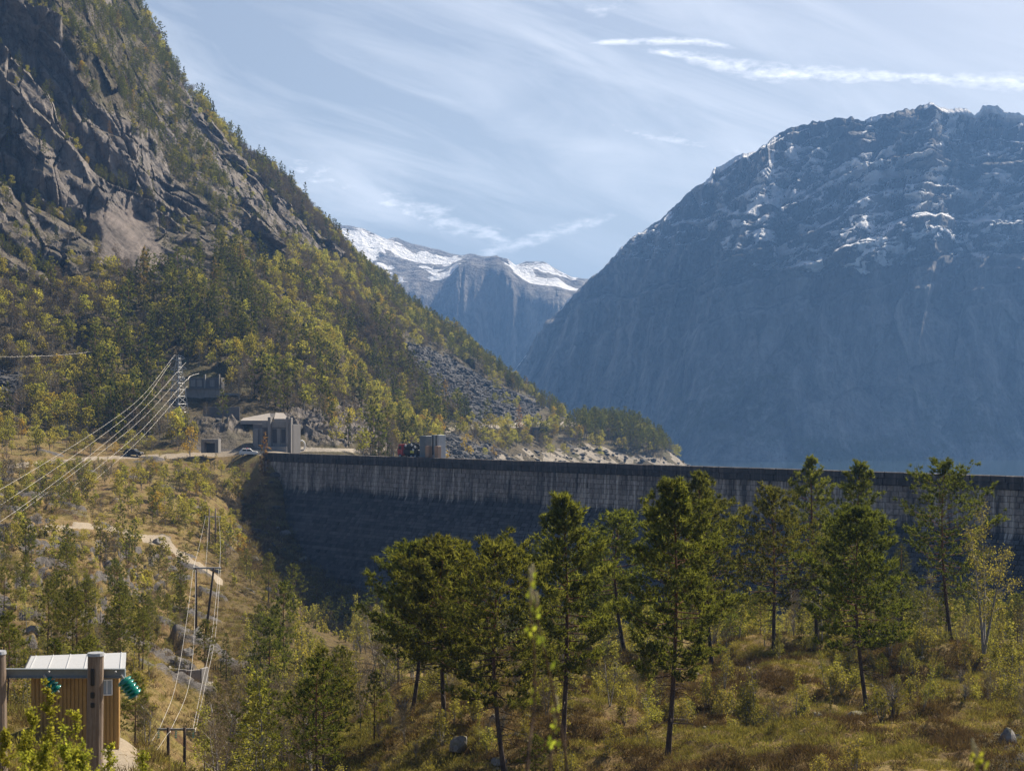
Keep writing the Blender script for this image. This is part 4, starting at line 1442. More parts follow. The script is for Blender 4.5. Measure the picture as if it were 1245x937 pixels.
mb = MB(); mb.box((1.6, -1.28, 1.45), (1.2, .1, .5), bev=.02); mb.build('warning_panel', M_YEL, truck)
for x_ in (-2.5, 1.2, 2.5):
    for yv in (-1.05, 1.05):
        wheel(truck, x_, yv, .5, .32)


def corrugated(parent, c, size, mat, name, n_=10):
    mb = MB(); x, y, z = size
    mb.box(c, size, bev=.04)
    for i in range(n_):
        xx = c[0] - x / 2 + (i + .5) * x / n_
        for s_ in (-1, 1):
            mb.box((xx, c[1] + s_ * (y / 2 + .02), c[2]), (x / n_ * .5, .06, z * .92))
    return mb.build(name, mat, parent)


cl_ = on_dam(511, -2.6)
cont = empty('site_container', cl_, ang); tag(cont, 'tall stacked grey steel container beside the red truck on the dam', 'container')
corrugated(cont, (-.9, 0, 1.45), (2.0, 2.3, 2.9), M_GREY, 'lower_box')
corrugated(cont, (-.9, 0, 3.9), (2.0, 2.3, 1.95), M_GREY, 'upper_box')
cl2 = on_dam(519, -2.9)
cont2 = empty('site_container', cl2, ang); tag(cont2, 'light grey ribbed steel tank unit right of the tall grey container', 'container')
corrugated(cont2, (0, .3, 2.55), (2.3, 2.0, 5.1), M_LGREY, 'body', 6)
mb = MB(); mb.box((-.55, -.8, 3.0), (.18, .14, 4.0)); mb.box((.5, -.8, 3.0), (.18, .14, 4.0)); mb.build('post', M_BLACK, cont2)
for px, lab in ((514.6, 'orange-brown cabinet in front of the grey container on the dam'), (525.8, 'orange-brown cabinet at the right end of the containers on the dam')):
    c3 = on_dam(px, -1.45)
    cab_ = empty('cabinet', c3, ang); tag(cab_, lab, 'cabinet')
    mb = MB(); mb.box((0, 0, 1.55), (1.15, .9, 2.5), bev=.05); mb.build('body', M_ORANGE, cab_)
    mb = MB(); mb.box((0, -.47, 1.6), (.9, .03, 2.1), bev=.01); mb.build('door', M_ORANGE, cab_)
    mb = MB(); mb.box((0, 0, .15), (1.2, .95, .3)); mb.build('base', M_BLACK, cab_)


def car(px, py_, d_, mat, lab, rz, stripe=False):
    p_ = at(px, py_, d_); p_.z = ground_at(p_.x, p_.y)
    o_ = empty('parked_car', p_, rz); tag(o_, lab, 'car')
    profile_body([(-2.25, .35), (-2.3, .9), (-2.05, 1.05), (-1.2, 1.12), (-.55, 1.75), (1.5, 1.78), (2.15, 1.1), (2.25, .95), (2.22, .35)], .92, mat, 'body', o_)
    for yv in (-.9, .9):
        mb = MB(); mb.add([(-.95, yv, 1.15), (-.5, yv * .99, 1.62), (.35, yv * .99, 1.66), (.35, yv, 1.15), (-.95, yv * 1.03, 1.15), (-.5, yv * 1.02, 1.62), (.35, yv * 1.02, 1.66), (.35, yv * 1.03, 1.15)],
                          [(0, 1, 2, 3), (4, 7, 6, 5), (0, 4, 5, 1), (1, 5, 6, 2), (2, 6, 7, 3), (3, 7, 4, 0)]); mb.build('window', M_GLASS, o_)
        mb = MB(); mb.box((.95, yv * 1.0, 1.4), (.95, .05, .45), bev=.01); mb.build('window', M_GLASS, o_)
    mb = MB(); mb.box((-.92, 0, 1.42), (.05, 1.5, .7), rot=Euler((0, .82, 0))); mb.build('windscreen', M_GLASS, o_)
    for yv in (-.65, .65):
        mb = MB(); mb.box((-2.27, yv, .8), (.08, .32, .16), bev=.02); mb.build('headlight', M_WHITE, o_)
    if stripe:
        for x_ in (-.1, 1.2):
            mb = MB(); mb.box((x_, -.95, .95), (.85, .03, .5), bev=.01); mb.build('marking', M_RED, o_)
        mb = MB(); mb.box((.3, 0, 1.84), (.4, 1.1, .12), bev=.03); mb.build('light_bar', M_RED, o_)
    for x_ in (-1.4, 1.4):
        for yv in (-.8, .8):
            wheel(o_, x_, yv, .35, .22)
    return o_


car(302, 549, 367, M_WHITE, 'white estate car with red side markings parked at the dam end', math.radians(188), True)
car(162, 555.5, 362, M_BLACK, 'dark car parked in deep shade on the road far left', math.radians(170))

# round pipe ring, concrete post, and low shed by the road farther back
rg = at(366, 536, 384); mb = MB()
for k in range(20):
    pass
ringo = empty('pipe_ring', (rg.x, 384, ground_at(rg.x, 384)), math.radians(20)); tag(ringo, 'upright pale steel pipe ring standing by the rocks right of the gatehouse', 'pipe')
mb = MB(); mb.tube([(1.15 * math.cos(a_ / 20 * 2 * math.pi) * .9, 0, 1.35 + 1.35 * math.sin(a_ / 20 * 2 * math.pi)) for a_ in range(21)], .2, 8, cap=False); mb.build('rim', M_WHITE, ringo, smooth=True)
mb = MB(); mb.box((0, .1, .2), (1.6, .6, .4), bev=.05); mb.build('base', M_CONC, ringo)
sp = at(655, 511, 735); sz_ = ground_at(sp.x, 735)
shed = empty('roadside_shed', (sp.x, 735, sz_)); tag(shed, 'small grey concrete shed by the road below the rock slide', 'shed')
mb = MB(); mb.box((0, 0, 1.8), (8.5, 4, 3.6), bev=.08); mb.build('wall', M_CONC2, shed)
mb = MB(); mb.box((0, 0, 3.75), (9.2, 4.6, .3), bev=.05); mb.build('roof', M_CONC, shed)
mb = MB(); mb.box((2.0, -2.03, 1.4), (2.4, .08, 2.6)); mb.build('door', M_DOOR, shed)
mb = MB(); mb.box((-2.0, -2.03, 2.0), (1.4, .08, 1.0)); mb.build('window', M_GLASS, shed)
g_ = at(682, 515, 745)
gr = empty('guard_rail', (g_.x, 745, ground_at(g_.x, 745)), math.radians(3)); tag(gr, 'pale concrete guard wall along the road beside the grey shed', 'guard rail')
for k in range(6):
    mb = MB(); mb.box((-6.3 + k * 2.5, 0, .4), (2.4, .35, 1.5), bev=.05); mb.build('block', M_CONC3, gr)

# ------------------------------------------------------------------ yellow hut and the near pole frame
HD = 60.0
hz = -13.9
fl, fr = at(38, 817, HD), at(143, 817, HD + .75)
hw = (Vector((fr.x, fr.y)) - Vector((fl.x, fl.y))).length
hrz = math.radians(14)
hc = (fl + fr) / 2 + Vector((-math.sin(hrz) * 2.0, math.cos(hrz) * 2.0, 0))
M_OCH = wood_mat('ochre_cladding', (0.33, 0.20, 0.072), (0.40, 0.25, 0.09))
M_ROOF = paint('white_metal_roof', (0.50, 0.51, 0.52), 0.35, 0.2, 0.4, 1.0)
hut = empty('yellow_hut', (hc.x, hc.y, hz), hrz); tag(hut, 'small ochre yellow timber hut with a pale metal roof at the lower left', 'hut')
wz = -10.45 - hz
mb = MB(); mb.box((0, 0, wz / 2), (hw, 4.0, wz)); mb.build('wall', M_OCH, hut)
nb = 22
for k in range(nb):
    mb = MB(); mb.box((-hw / 2 + (k + .5) * hw / nb, -2.025, wz / 2 + .1), (hw / nb - .035, .045, wz - .25), bev=.008); mb.build('plank', M_OCH, hut)
for k in range(20):
    mb = MB(); mb.box((hw / 2 + .025, -2 + (k + .5) * .2, wz / 2 + .1), (.045, .165, wz - .25), bev=.008); mb.build('plank', M_OCH, hut)
mb = MB(); mb.box((0, 0, .12), (hw + .1, 4.1, .3), bev=.02); mb.build('plinth', M_CONC2, hut)
roof = MB()
rx, ry = hw / 2 + .3, 2.45
roof.add([(-rx, -ry, wz + .10), (rx, -ry, wz + .10), (rx, ry, wz + .08), (-rx, ry, wz + .08), (-rx, -ry, wz - .04), (rx, -ry, wz - .04), (rx, ry, wz - .06), (-rx, ry, wz - .06)],
         [(0, 1, 2, 3), (7, 6, 5, 4), (0, 4, 5, 1), (1, 5, 6, 2), (2, 6, 7, 3), (3, 7, 4, 0)])
rf = roof.build('roof', M_ROOF, hut)
for k in range(6):
    mb = MB(); x_ = -rx + .2 + k * (2 * rx - .4) / 5
    mb.add([(x_ - .015, -ry, wz + .1), (x_ + .015, -ry, wz + .1), (x_ + .015, ry, wz + .08), (x_ - .015, ry, wz + .08), (x_ - .015, -ry, wz + .14), (x_ + .015, -ry, wz + .14), (x_ + .015, ry, wz + .11), (x_ - .015, ry, wz + .11)],
           [(4, 5, 6, 7), (0, 1, 5, 4), (1, 2, 6, 5), (2, 3, 7, 6), (3, 0, 4, 7)]); mb.build('seam', M_ROOF, rf)
mb = MB(); mb.box((-rx - .02, 0, wz + .02), (.04, 4.9, .22), rot=Euler((-.004, 0, 0))); mb.build('bargeboard', M_BLACK, rf)
wx = hw / 2 - .42
fm = MB()
for (cx_, cz__, sx_, sz__) in ((wx, wz - .32, .44, .05), (wx, wz - .92, .44, .05), (wx - .2, wz - .62, .05, .56), (wx + .2, wz - .62, .05, .56), (wx, wz - .62, .04, .56)):
    fm.box((cx_, -2.07, cz__), (sx_, .06, sz__))
wf = fm.build('window', M_WHITE, hut)
mb = MB(); mb.box((wx, -2.055, wz - .62), (.36, .02, .52)); mb.build('pane', paint('hut_window_glass', (.30, .36, .42), .1, 0, 0), wf)

# near pole frame: two weathered posts, a steel beam, glass insulators
ND = 30.0
nf = empty('pole_frame', at(60, 817, ND) - Vector((0, 0, 5))); tag(nf, 'nearest pole frame: two weathered timber posts joined by a grey steel beam', 'power pole')
NB = Vector(nf.location)
for px, top, rr, lean in ((116.5, 796, .158, -.10), (-3, 794, .16, 0.05)):
    tp = at(px, top, ND); bt = Vector((tp.x + lean, ND, ground_at(tp.x, ND) - .6))
    mb = MB(); mb.tube([bt - NB, (bt + tp) / 2 - NB + Vector((.01, 0, 0)), tp - NB], [rr * 1.2, rr * 1.08, rr], 16)
    po = mb.build('post', M_POLE, nf, smooth=False)
    mb = MB(); mb.tube([tp - NB + Vector((0, 0, -.01)), tp - NB + Vector((0, 0, .05))], [rr * 1.1, rr * 1.02], 16); mb.build('cap', M_STEEL, po)
    for q, (zo, hh) in enumerate(((-.42, .34), (-.78, .12), (-.98, .1))):
        mb = MB(); mb.box(tp - NB + Vector((-.02, -rr - .005, zo)), (.08, .06, hh), bev=.015); mb.build('bracket', M_BLACK, po)
a, b = at(-70, 817.5, ND + .24), at(152.5, 817.5, ND + .24)
mb = MB(); L_ = (b - a).length; cc = (a + b) / 2 - NB
mb.box(cc, (L_, .1, .17), bev=.012); mb.box(cc + Vector((0, -.05, .085)), (L_, .1, .018)); mb.box(cc + Vector((0, -.05, -.085)), (L_, .1, .018))
bm_ = mb.build('beam', paint('grey_steel_beam', (.23, .26, .28), .5, .2, .35, 3), nf)
for px in (60, 111, 122, 141):
    mb = MB(); p_ = at(px, 816, ND + .12) - NB; mb.tube([p_, p_ - Vector((0, .06, 0))], .02, 6); mb.build('bolt', M_STEEL, bm_)
m, t = material('green_glass')
pg = t.surface((0.015, 0.24, 0.19), 0.12, spec=0.6)
pg.inputs['Transmission Weight'].default_value = 0.25
M_GGLASS = m
for px, ang_, n_ in ((147.5, 20, 5), (53, 12, 4)):
    p_ = at(px, 823, ND + .12)
    st = empty('insulator_string', p_); tag(st, 'large green glass insulator hanging under the beam end of the nearest pole frame' if px > 100 else 'small green glass insulator under the middle of the steel beam', 'insulator')
    dv = Vector((math.sin(math.radians(32 if px > 100 else 40)), .3, -math.cos(math.radians(32 if px > 100 else 40)))).normalized()
    rr = .165 if px > 100 else .13
    mb = MB(); mb.tube([(0, 0, .05), dv * (n_ * .085 + .1)], .025, 6); mb.build('rod', M_STEEL, st)
    for q in range(n_):
        c0 = dv * (.05 + q * .085)
        mb = MB(); mb.tube([c0, c0 + dv * .02, c0 + dv * .055, c0 + dv * .07], [.05, rr * .6, rr, rr * .9], 18); mb.build('disc', M_GGLASS, st, smooth=True)
# ------------------------------------------------------------------ vegetation: materials
def leaf_material(name, a, b, trans, vary=0.25, tcol=1.5):
    m, t = material(name)
    tone, rn = t.attr('tone'), t.rnd()
    c = t.mix(tone, a, b)
    hsv = t.new('ShaderNodeHueSaturation')
    t.put(hsv.inputs['Hue'], t.ramp(rn, 0, 1, 0.5 - 0.012, 0.5 + 0.022))
    t.put(hsv.inputs['Saturation'], 0.95)
    t.put(hsv.inputs['Value'], t.ramp(t.math('FRACT', t.math('MULTIPLY', rn, 7.3)), 0, 1, 1 - vary, 1 + vary))
    t.put(hsv.inputs['Color'], c)
    d_ = t.new('ShaderNodeBsdfDiffuse')
    t.link(hsv.outputs[0], d_.inputs[0])
    tr = t.new('ShaderNodeBsdfTranslucent')
    t.link(t.mix(1.0, hsv.outputs[0], (tcol, tcol * 1.0, tcol * 0.55), 'MULTIPLY'), tr.inputs[0])
    mx = t.new('ShaderNodeMixShader')
    mx.inputs[0].default_value = trans
    t.link(d_.outputs[0], mx.inputs[1]); t.link(tr.outputs[0], mx.inputs[2])
    o = t.new('ShaderNodeOutputMaterial')
    t.link(mx.outputs[0], o.inputs[0])
    return m


M_NEEDLE = leaf_material('pine_needles', (0.044, 0.054, 0.012), (0.18, 0.178, 0.036), 0.48, 0.22)
M_SPRUCE = leaf_material('spruce_needles', (0.034, 0.042, 0.013), (0.10, 0.102, 0.026), 0.35, 0.25)
M_BIRCH = leaf_material('birch_leaves', (0.15, 0.14, 0.032), (0.34, 0.295, 0.068), 0.5, 0.3)
M_TWIG = leaf_material('bare_twigs', (0.10, 0.078, 0.062), (0.23, 0.18, 0.135), 0.2, 0.35, 1.0)
M_RUST = leaf_material('rusty_foliage', (0.17, 0.10, 0.04), (0.28, 0.17, 0.07), 0.4, 0.2)
M_STRAW = leaf_material('dry_grass', (0.22, 0.155, 0.065), (0.46, 0.345, 0.15), 0.4, 0.3, 1.2)
M_HEATH = leaf_material('heather', (0.07, 0.05, 0.03), (0.18, 0.115, 0.065), 0.25, 0.3, 1.1)
M_BUSH = leaf_material('bush_leaves', (0.15, 0.135, 0.03), (0.35, 0.30, 0.065), 0.45, 0.3)
M_MOSS = leaf_material('moss_blades', (0.13, 0.115, 0.034), (0.33, 0.275, 0.085), 0.35, 0.3, 1.1)
M_FRESH = leaf_material('fresh_leaves', (0.23, 0.27, 0.03), (0.42, 0.44, 0.06), 0.5, 0.15)


def bark(name, a, b, top=None, h0=3, h1=8):
    m, t = material(name)
    p = t.obj()
    x, y, z = t.sep(p)
    n = t.noise(t.comb(t.math('MULTIPLY', x, 8), t.math('MULTIPLY', y, 8), t.math('MULTIPLY', z, 2.2)), 1.0, 5, 0.7)
    c = t.mix(t.ramp(n, 0.35, 0.65), a, b)
    if top:
        c = t.mix(t.math('MULTIPLY', t.ramp(z, h0, h1), t.ramp(n, 0.2, 0.7)), c, top)
    t.surface(c, 0.9, t.bump(n, 0.8, 0.05), spec=0.15)
    return m


M_PBARK = bark('pine_bark', (0.045, 0.036, 0.032), (0.13, 0.10, 0.085), (0.22, 0.095, 0.045))
M_BBARK = bark('birch_bark', (0.10, 0.09, 0.085), (0.42, 0.40, 0.37))
M_DBARK = bark('dead_branch', (0.18, 0.15, 0.13), (0.34, 0.30, 0.27))


def blades(C, Dv, ln, wd, rng):
    """one thin triangle per centre"""
    n = len(C)
    r = rng.normal(size=(n, 3))
    side = np.cross(Dv, r); side /= np.linalg.norm(side, axis=1, keepdims=True) + 1e-9
    ln = np.broadcast_to(ln, (n,))[:, None]; wd = np.broadcast_to(wd, (n,))[:, None]
    V = np.stack([C - side * wd / 2, C + side * wd / 2, C + Dv * ln], 1).reshape(-1, 3)
    return V, np.arange(3 * n).reshape(n, 3)


def diamonds(C, Dv, ln, wd, rng):
    n = len(C)
    r = rng.normal(size=(n, 3))
    side = np.cross(Dv, r); side /= np.linalg.norm(side, axis=1, keepdims=True) + 1e-9
    ln = np.broadcast_to(ln, (n,))[:, None]; wd = np.broadcast_to(wd, (n,))[:, None]
    V = np.stack([C, C + Dv * ln * .5 - side * wd / 2, C + Dv * ln, C + Dv * ln * .5 + side * wd / 2], 1).reshape(-1, 3)
    i = np.arange(n)[:, None] * 4
    return V, np.concatenate([i + [0, 1, 2], i + [0, 2, 3]], 0)


def unit(a):
    return a / (np.linalg.norm(a, axis=-1, keepdims=True) + 1e-9)


def tris_of(mb):
    f = []
    for q in mb.f:
        for k in range(1, len(q) - 1):
            f.append((q[0], q[k], q[k + 1]))
    return np.array(mb.v, float).reshape(-1, 3), np.array(f, int).reshape(-1, 3)


class Tree:
    def __init__(self, name, wood, leaf, woodmat, leafmat, tone=None):
        self.name = name
        self.wv, self.wf = wood
        self.lv, self.lf = leaf
        self.wm, self.lm = woodmat, leafmat
        self.tone = tone if tone is not None else np.zeros(len(self.lf))
        self._j = self._t = self._c = None

    def joined(self):
        if self._j is None:
            V = np.concatenate([self.wv, self.lv]); Fc = np.concatenate([self.wf, self.lf + len(self.wv)])
            self._j = np_mesh(self.name, V, Fc, [self.wm, self.lm], False, {'tone': ('FACE', np.concatenate([np.zeros(len(self.wf)), self.tone]))},
                              np.concatenate([np.zeros(len(self.wf)), np.ones(len(self.lf))]))
        return self._j

    def parts(self):
        if self._t is None:
            self._t = np_mesh('trunk', self.wv, self.wf, self.wm, True)
            self._c = np_mesh('crown', self.lv, self.lf, self.lm, False, {'tone': ('FACE', self.tone)})
        return self._t, self._c


def make_pine(seed, H=12.0, bare=0.38, R=2.3, nb=70, twigs=13, tri=7, tl=0.34, tw=0.05, trunk_r=0.17, roundness=0.5, dead=8, seg=7, bend=0.3, sub=2):
    rg, rn = random.Random(seed), np.random.default_rng(seed)
    mb = MB()
    bx, by = rg.uniform(-bend, bend), rg.uniform(-bend, bend)

    def axis(f):
        return Vector((bx * math.sin(f * 2.6) , by * math.sin(f * 2.2 + .3) - by * math.sin(.3), f * H))
    fs = [0, .03, .12, .25, .4, .55, .7, .85, .95, 1.0]
    mb.tube([axis(f) for f in fs], [trunk_r * (1.35 if f == 0 else 1.08 if f < .05 else (1 - f) ** .8 * .95 + .04) for f in fs], seg)
    TC, TD = [], []
    ga = rg.uniform(0, 6)
    for i in range(nb):
        f = bare + (1 - bare) * ((i + rg.uniform(0, .9)) / nb) ** 0.92 * .985
        k = (f - bare) / (1 - bare)
        prof = (0.50 + 0.5 * math.sin(min(1, k * 2.3) * math.pi / 2)) * (1 - max(0, (k - .25) / .75) ** (1.0 + roundness * 1.6)) + 0.10 * (1 - k) + .06
        L = R * prof * rg.choice((rg.uniform(.4, .8), rg.uniform(.75, 1.2), rg.uniform(.85, 1.2)))
        ga += 2.4 + rg.uniform(-.5, .5)
        el = math.radians(-8 + 50 * k + rg.uniform(-10, 12))
        h = Vector((math.cos(ga), math.sin(ga), 0))
        p0 = axis(f)
        dirv_ = h * math.cos(el) + Vector((0, 0, math.sin(el)))
        droop = -0.10 * L * (1 - k)
        p1 = p0 + dirv_ * L * .5 + Vector((0, 0, droop))
        p2 = p0 + dirv_ * L * .8 + Vector((0, 0, droop * .6 + L * .06))
        p3 = p0 + dirv_ * L + Vector((0, 0, L * .16))
        br = max(.012, trunk_r * (1 - f) * .30 + .012)
        mb.tube([p0, p1, p2, p3], [br, br * .7, br * .45, .008], 4, cap=False)
        side = Vector((-h.y, h.x, 0))
        nt = max(3, int(twigs * (0.35 + 0.65 * L / R)))
        for q in range(nt):
            u_ = rg.uniform(.42, 1.04) if q else 1.0
            b0 = p0.lerp(p1, u_ * 2) if u_ < .5 else p1.lerp(p3, (u_ - .5) * 2)
            spread = L * .30 * (1.25 - u_ * .6) + .10
            off = side * rg.uniform(-spread, spread) + h * rg.uniform(-.1, .2) + Vector((0, 0, rg.uniform(-.08, .22)))
            c = b0 + off
            for s_ in range(sub):
                cc = c + Vector((rg.uniform(-.16, .16), rg.uniform(-.16, .16), rg.uniform(-.1, .14)))
                TC.append(cc); TD.append((off.normalized() * .5 + h * .35 + Vector((0, 0, rg.uniform(.3, 1.0)))).normalized())
    for q in range(dead):
        f = rg.uniform(bare * .45, bare * 1.1)
        an = rg.uniform(0, 6.28); h = Vector((math.cos(an), math.sin(an), rg.uniform(-.35, .15)))
        L = rg.uniform(.4, 1.5) * R / 2.3
        p0 = axis(f)
        mb.tube([p0, p0 + h * L * .6, p0 + h * L + Vector((0, 0, -.1 * L))], [.03, .02, .006], 3, cap=False)
    TC, TD = np.array(TC), np.array(TD)
    C = np.repeat(TC, tri, 0)
    Dd = unit(np.repeat(TD, tri, 0) + rn.normal(size=(len(C), 3)) * .75)
    C = C - Dd * tl * .25 + rn.normal(size=C.shape) * .03
    lv, lf = blades(C, Dd, tl * rn.uniform(.7, 1.25, len(C)), tw * rn.uniform(.7, 1.4, len(C)), rn)
    tone = np.repeat(np.clip(rn.normal(.5, .25, len(TC)), 0, 1), tri)
    return Tree('pine_tree', tris_of(mb), (lv, lf), M_PBARK, M_NEEDLE, tone)


def make_spruce(seed, H=10.0, R=1.7, nb=46, twigs=7, tri=4, tl=.45, tw=.13, mat=None):
    rg, rn = random.Random(seed), np.random.default_rng(seed)
    mb = MB()
    mb.tube([(0, 0, -.3), (0, 0, H * .5), (0, 0, H)], [.15, .08, .015], 5)
    TC, TD = [], []
    ga = 0
    for i in range(nb):
        f = .10 + .88 * i / nb
        L = R * (1 - f) ** .8 * rg.uniform(.7, 1.15) + .12
        ga += 2.4 + rg.uniform(-.4, .4)
        h = Vector((math.cos(ga), math.sin(ga), 0))
        p0 = Vector((0, 0, f * H))
        for q in range(max(2, int(twigs * L / R + 1))):
            u_ = rg.uniform(.25, 1)
            c = p0 + h * L * u_ + Vector((-h.y, h.x, 0)) * rg.uniform(-.3, .3) * L * (1.2 - u_) + Vector((0, 0, -.22 * L * u_ + rg.uniform(-.1, .1)))
            TC.append(c); TD.append((h + Vector((0, 0, rg.uniform(-.5, .25)))).normalized())
    for q in range(5):
        TC.append(Vector((0, 0, H - .12 * q))); TD.append(Vector((rg.uniform(-.2, .2), rg.uniform(-.2, .2), 1)).normalized())
    TC, TD = np.array(TC), np.array(TD)
    C = np.repeat(TC, tri, 0)
    Dd = unit(np.repeat(TD, tri, 0) + rn.normal(size=(len(C), 3)) * .55)
    C = C + rn.normal(size=C.shape) * .08
    lv, lf = blades(C, Dd, tl * rn.uniform(.7, 1.3, len(C)), tw * rn.uniform(.7, 1.4, len(C)), rn)
    return Tree('spruce_tree', tris_of(mb), (lv, lf), M_PBARK, mat or M_SPRUCE, np.repeat(np.clip(rn.normal(.5, .25, len(TC)), 0, 1), tri))


def make_birch(seed, H=7.0, R=1.7, stems=1, nb=22, leaves=900, ll=.12, lw=.09, bare=.25, leafmat=None, twig=40, tr=.07, upright=.9, woodmat=None):
    rg, rn = random.Random(seed), np.random.default_rng(seed)
    mb = MB()
    TC, TW = [], []
    for s_ in range(stems):
        an = rg.uniform(0, 6.28)
        lean = (Vector((math.cos(an), math.sin(an), 0)) * (rg.uniform(.08, .28) if stems > 1 else rg.uniform(0, .07)))
        hh = H * (1 if s_ == 0 else rg.uniform(.6, .95))
        kx, ky = rg.uniform(-.2, .2), rg.uniform(-.2, .2)
        ax = lambda f: Vector((lean.x * f * hh + kx * math.sin(f * 4), lean.y * f * hh + ky * math.sin(f * 3.1), f * hh))
        mb.tube([ax(f) for f in (0, .2, .4, .6, .8, 1)], [tr * 1.15, tr, tr * .75, tr * .5, tr * .27, .006], 5, cap=False)
        n_ = max(5, nb // stems)
        for i in range(n_):
            f = bare + (1 - bare) * (i + rg.random()) / n_ * .97
            k = (f - bare) / (1 - bare)
            L = R * (math.sin(min(1, k * 1.3 + .22) * math.pi) * .85 + .22) * rg.uniform(.6, 1.15) / (1 if stems == 1 else 1.35)
            a2 = rg.uniform(0, 6.28)
            h = Vector((math.cos(a2), math.sin(a2), 0)); el = upright * rg.uniform(.6, 1.3)
            dv = (h + Vector((0, 0, el))).normalized()
            p0 = ax(f); p1 = p0 + dv * L * .55; p2 = p0 + dv * L + h * L * .15 - Vector((0, 0, L * .1))
            mb.tube([p0, p1, p2], [tr * .3, tr * .18, .005], 3, cap=False)
            for q in range(5):
                u_ = rg.uniform(.3, 1.05)
                c = p0.lerp(p1, u_ * 2) if u_ < .5 else p1.lerp(p2, u_ * 2 - 1)
                e_ = c + Vector((rg.uniform(-.4, .4), rg.uniform(-.4, .4), rg.uniform(-.25, .35))) * L * .6
                TW.append((c, e_)); TC.append(e_); TC.append((c + e_) / 2)
    T0 = np.array([a for a, b in TW]); T1 = np.array([b for a, b in TW])
    # fine twigs
    k = rn.integers(0, len(T0), twig * len(T0) // 20 + 1)
    Ct = T0[k] + (T1[k] - T0[k]) * rn.uniform(0, .8, (len(k), 1))
    Dt = unit(T1[k] - T0[k] + rn.normal(size=(len(k), 3)) * .25)
    tv, tf = blades(Ct, Dt, R * .28 * rn.uniform(.6, 1.3, len(k)), .022 * max(.4, R / 1.7), rn)
    wv, wf = tris_of(mb)
    wf = np.concatenate([wf, tf + len(wv)]); wv = np.concatenate([wv, tv])
    TC = np.array(TC)
    k = rn.integers(0, len(TC), leaves)
    C = TC[k] + rn.normal(size=(leaves, 3)) * R * .10
    Dd = unit(rn.normal(size=(leaves, 3)) + [0, 0, -.25])
    lv, lf = diamonds(C, Dd, ll * rn.uniform(.7, 1.3, leaves), lw * rn.uniform(.7, 1.3, leaves), rn)
    tone = np.clip(rn.normal(.5, .25, leaves), 0, 1)
    return Tree('birch_tree', (wv, wf), (lv, lf), woodmat or M_BBARK, leafmat or M_BIRCH, np.tile(tone, 2))


def make_twiggy(seed, H=7.0, R=1.8, n=700, leafmat=None, stems=2, w=.05):
    """leafless crown: a cloud of fine ascending twigs on a few limbs"""
    rg, rn = random.Random(seed), np.random.default_rng(seed)
    mb = MB(); TC = []; TD = []
    for s_ in range(stems):
        an = rg.uniform(0, 6.28); ln = Vector((math.cos(an), math.sin(an), 0)) * rg.uniform(.05, .25)
        hh = H * rg.uniform(.8, .98)
        mb.tube([(0, 0, -.2), ln * hh * .5 + Vector((0, 0, hh * .5)), ln * hh + Vector((0, 0, hh * .95))], [.09, .05, .01], 4, cap=False)
        for i in range(12):
            f = rg.uniform(.25, .95); p0 = ln * hh * f + Vector((0, 0, hh * f)); a2 = rg.uniform(0, 6.28)
            dv = Vector((math.cos(a2), math.sin(a2), rg.uniform(.6, 1.5))).normalized(); L = R * rg.uniform(.4, .9) * (1.2 - f * .6)
            mb.tube([p0, p0 + dv * L], [.03, .006], 3, cap=False)
            TC.append(p0 + dv * L * .6); TD.append(dv); TC.append(p0 + dv * L); TD.append(dv)
    TC, TD = np.array(TC), np.array(TD)
    k = rn.integers(0, len(TC), n)
    C = TC[k] + rn.normal(size=(n, 3)) * R * .17
    Dd = unit(TD[k] + rn.normal(size=(n, 3)) * .5)
    lv, lf = blades(C, Dd, R * .36 * rn.uniform(.6, 1.3, n), w * rn.uniform(.6, 1.4, n), rn)
    return Tree('bare_tree', tris_of(mb), (lv, lf), M_BBARK, leafmat or M_TWIG, np.clip(rn.normal(.5, .25, n), 0, 1))


def make_tuft(seed, n, h, r, w, mat, up=1.4, name='tuft', clump=1):
    rn = np.random.default_rng(seed)
    C = rn.normal(size=(n, 3)) * [r, r, 0]; C[:, 2] -= .04
    if clump > 1:
        C[:, 2] = np.abs(rn.normal(size=n)) * h * .45
    Dd = unit(np.stack([C[:, 0] / r * .5, C[:, 1] / r * .5, np.full(n, up)], 1) + rn.normal(size=(n, 3)) * .45)
    V, Fc = blades(C, Dd, h * rn.uniform(.5, 1.2, n), w * rn.uniform(.7, 1.4, n), rn)
    return np_mesh(name, V, Fc, mat, False, {'tone': ('FACE', np.clip(rn.normal(.5, .28, n), 0, 1))})


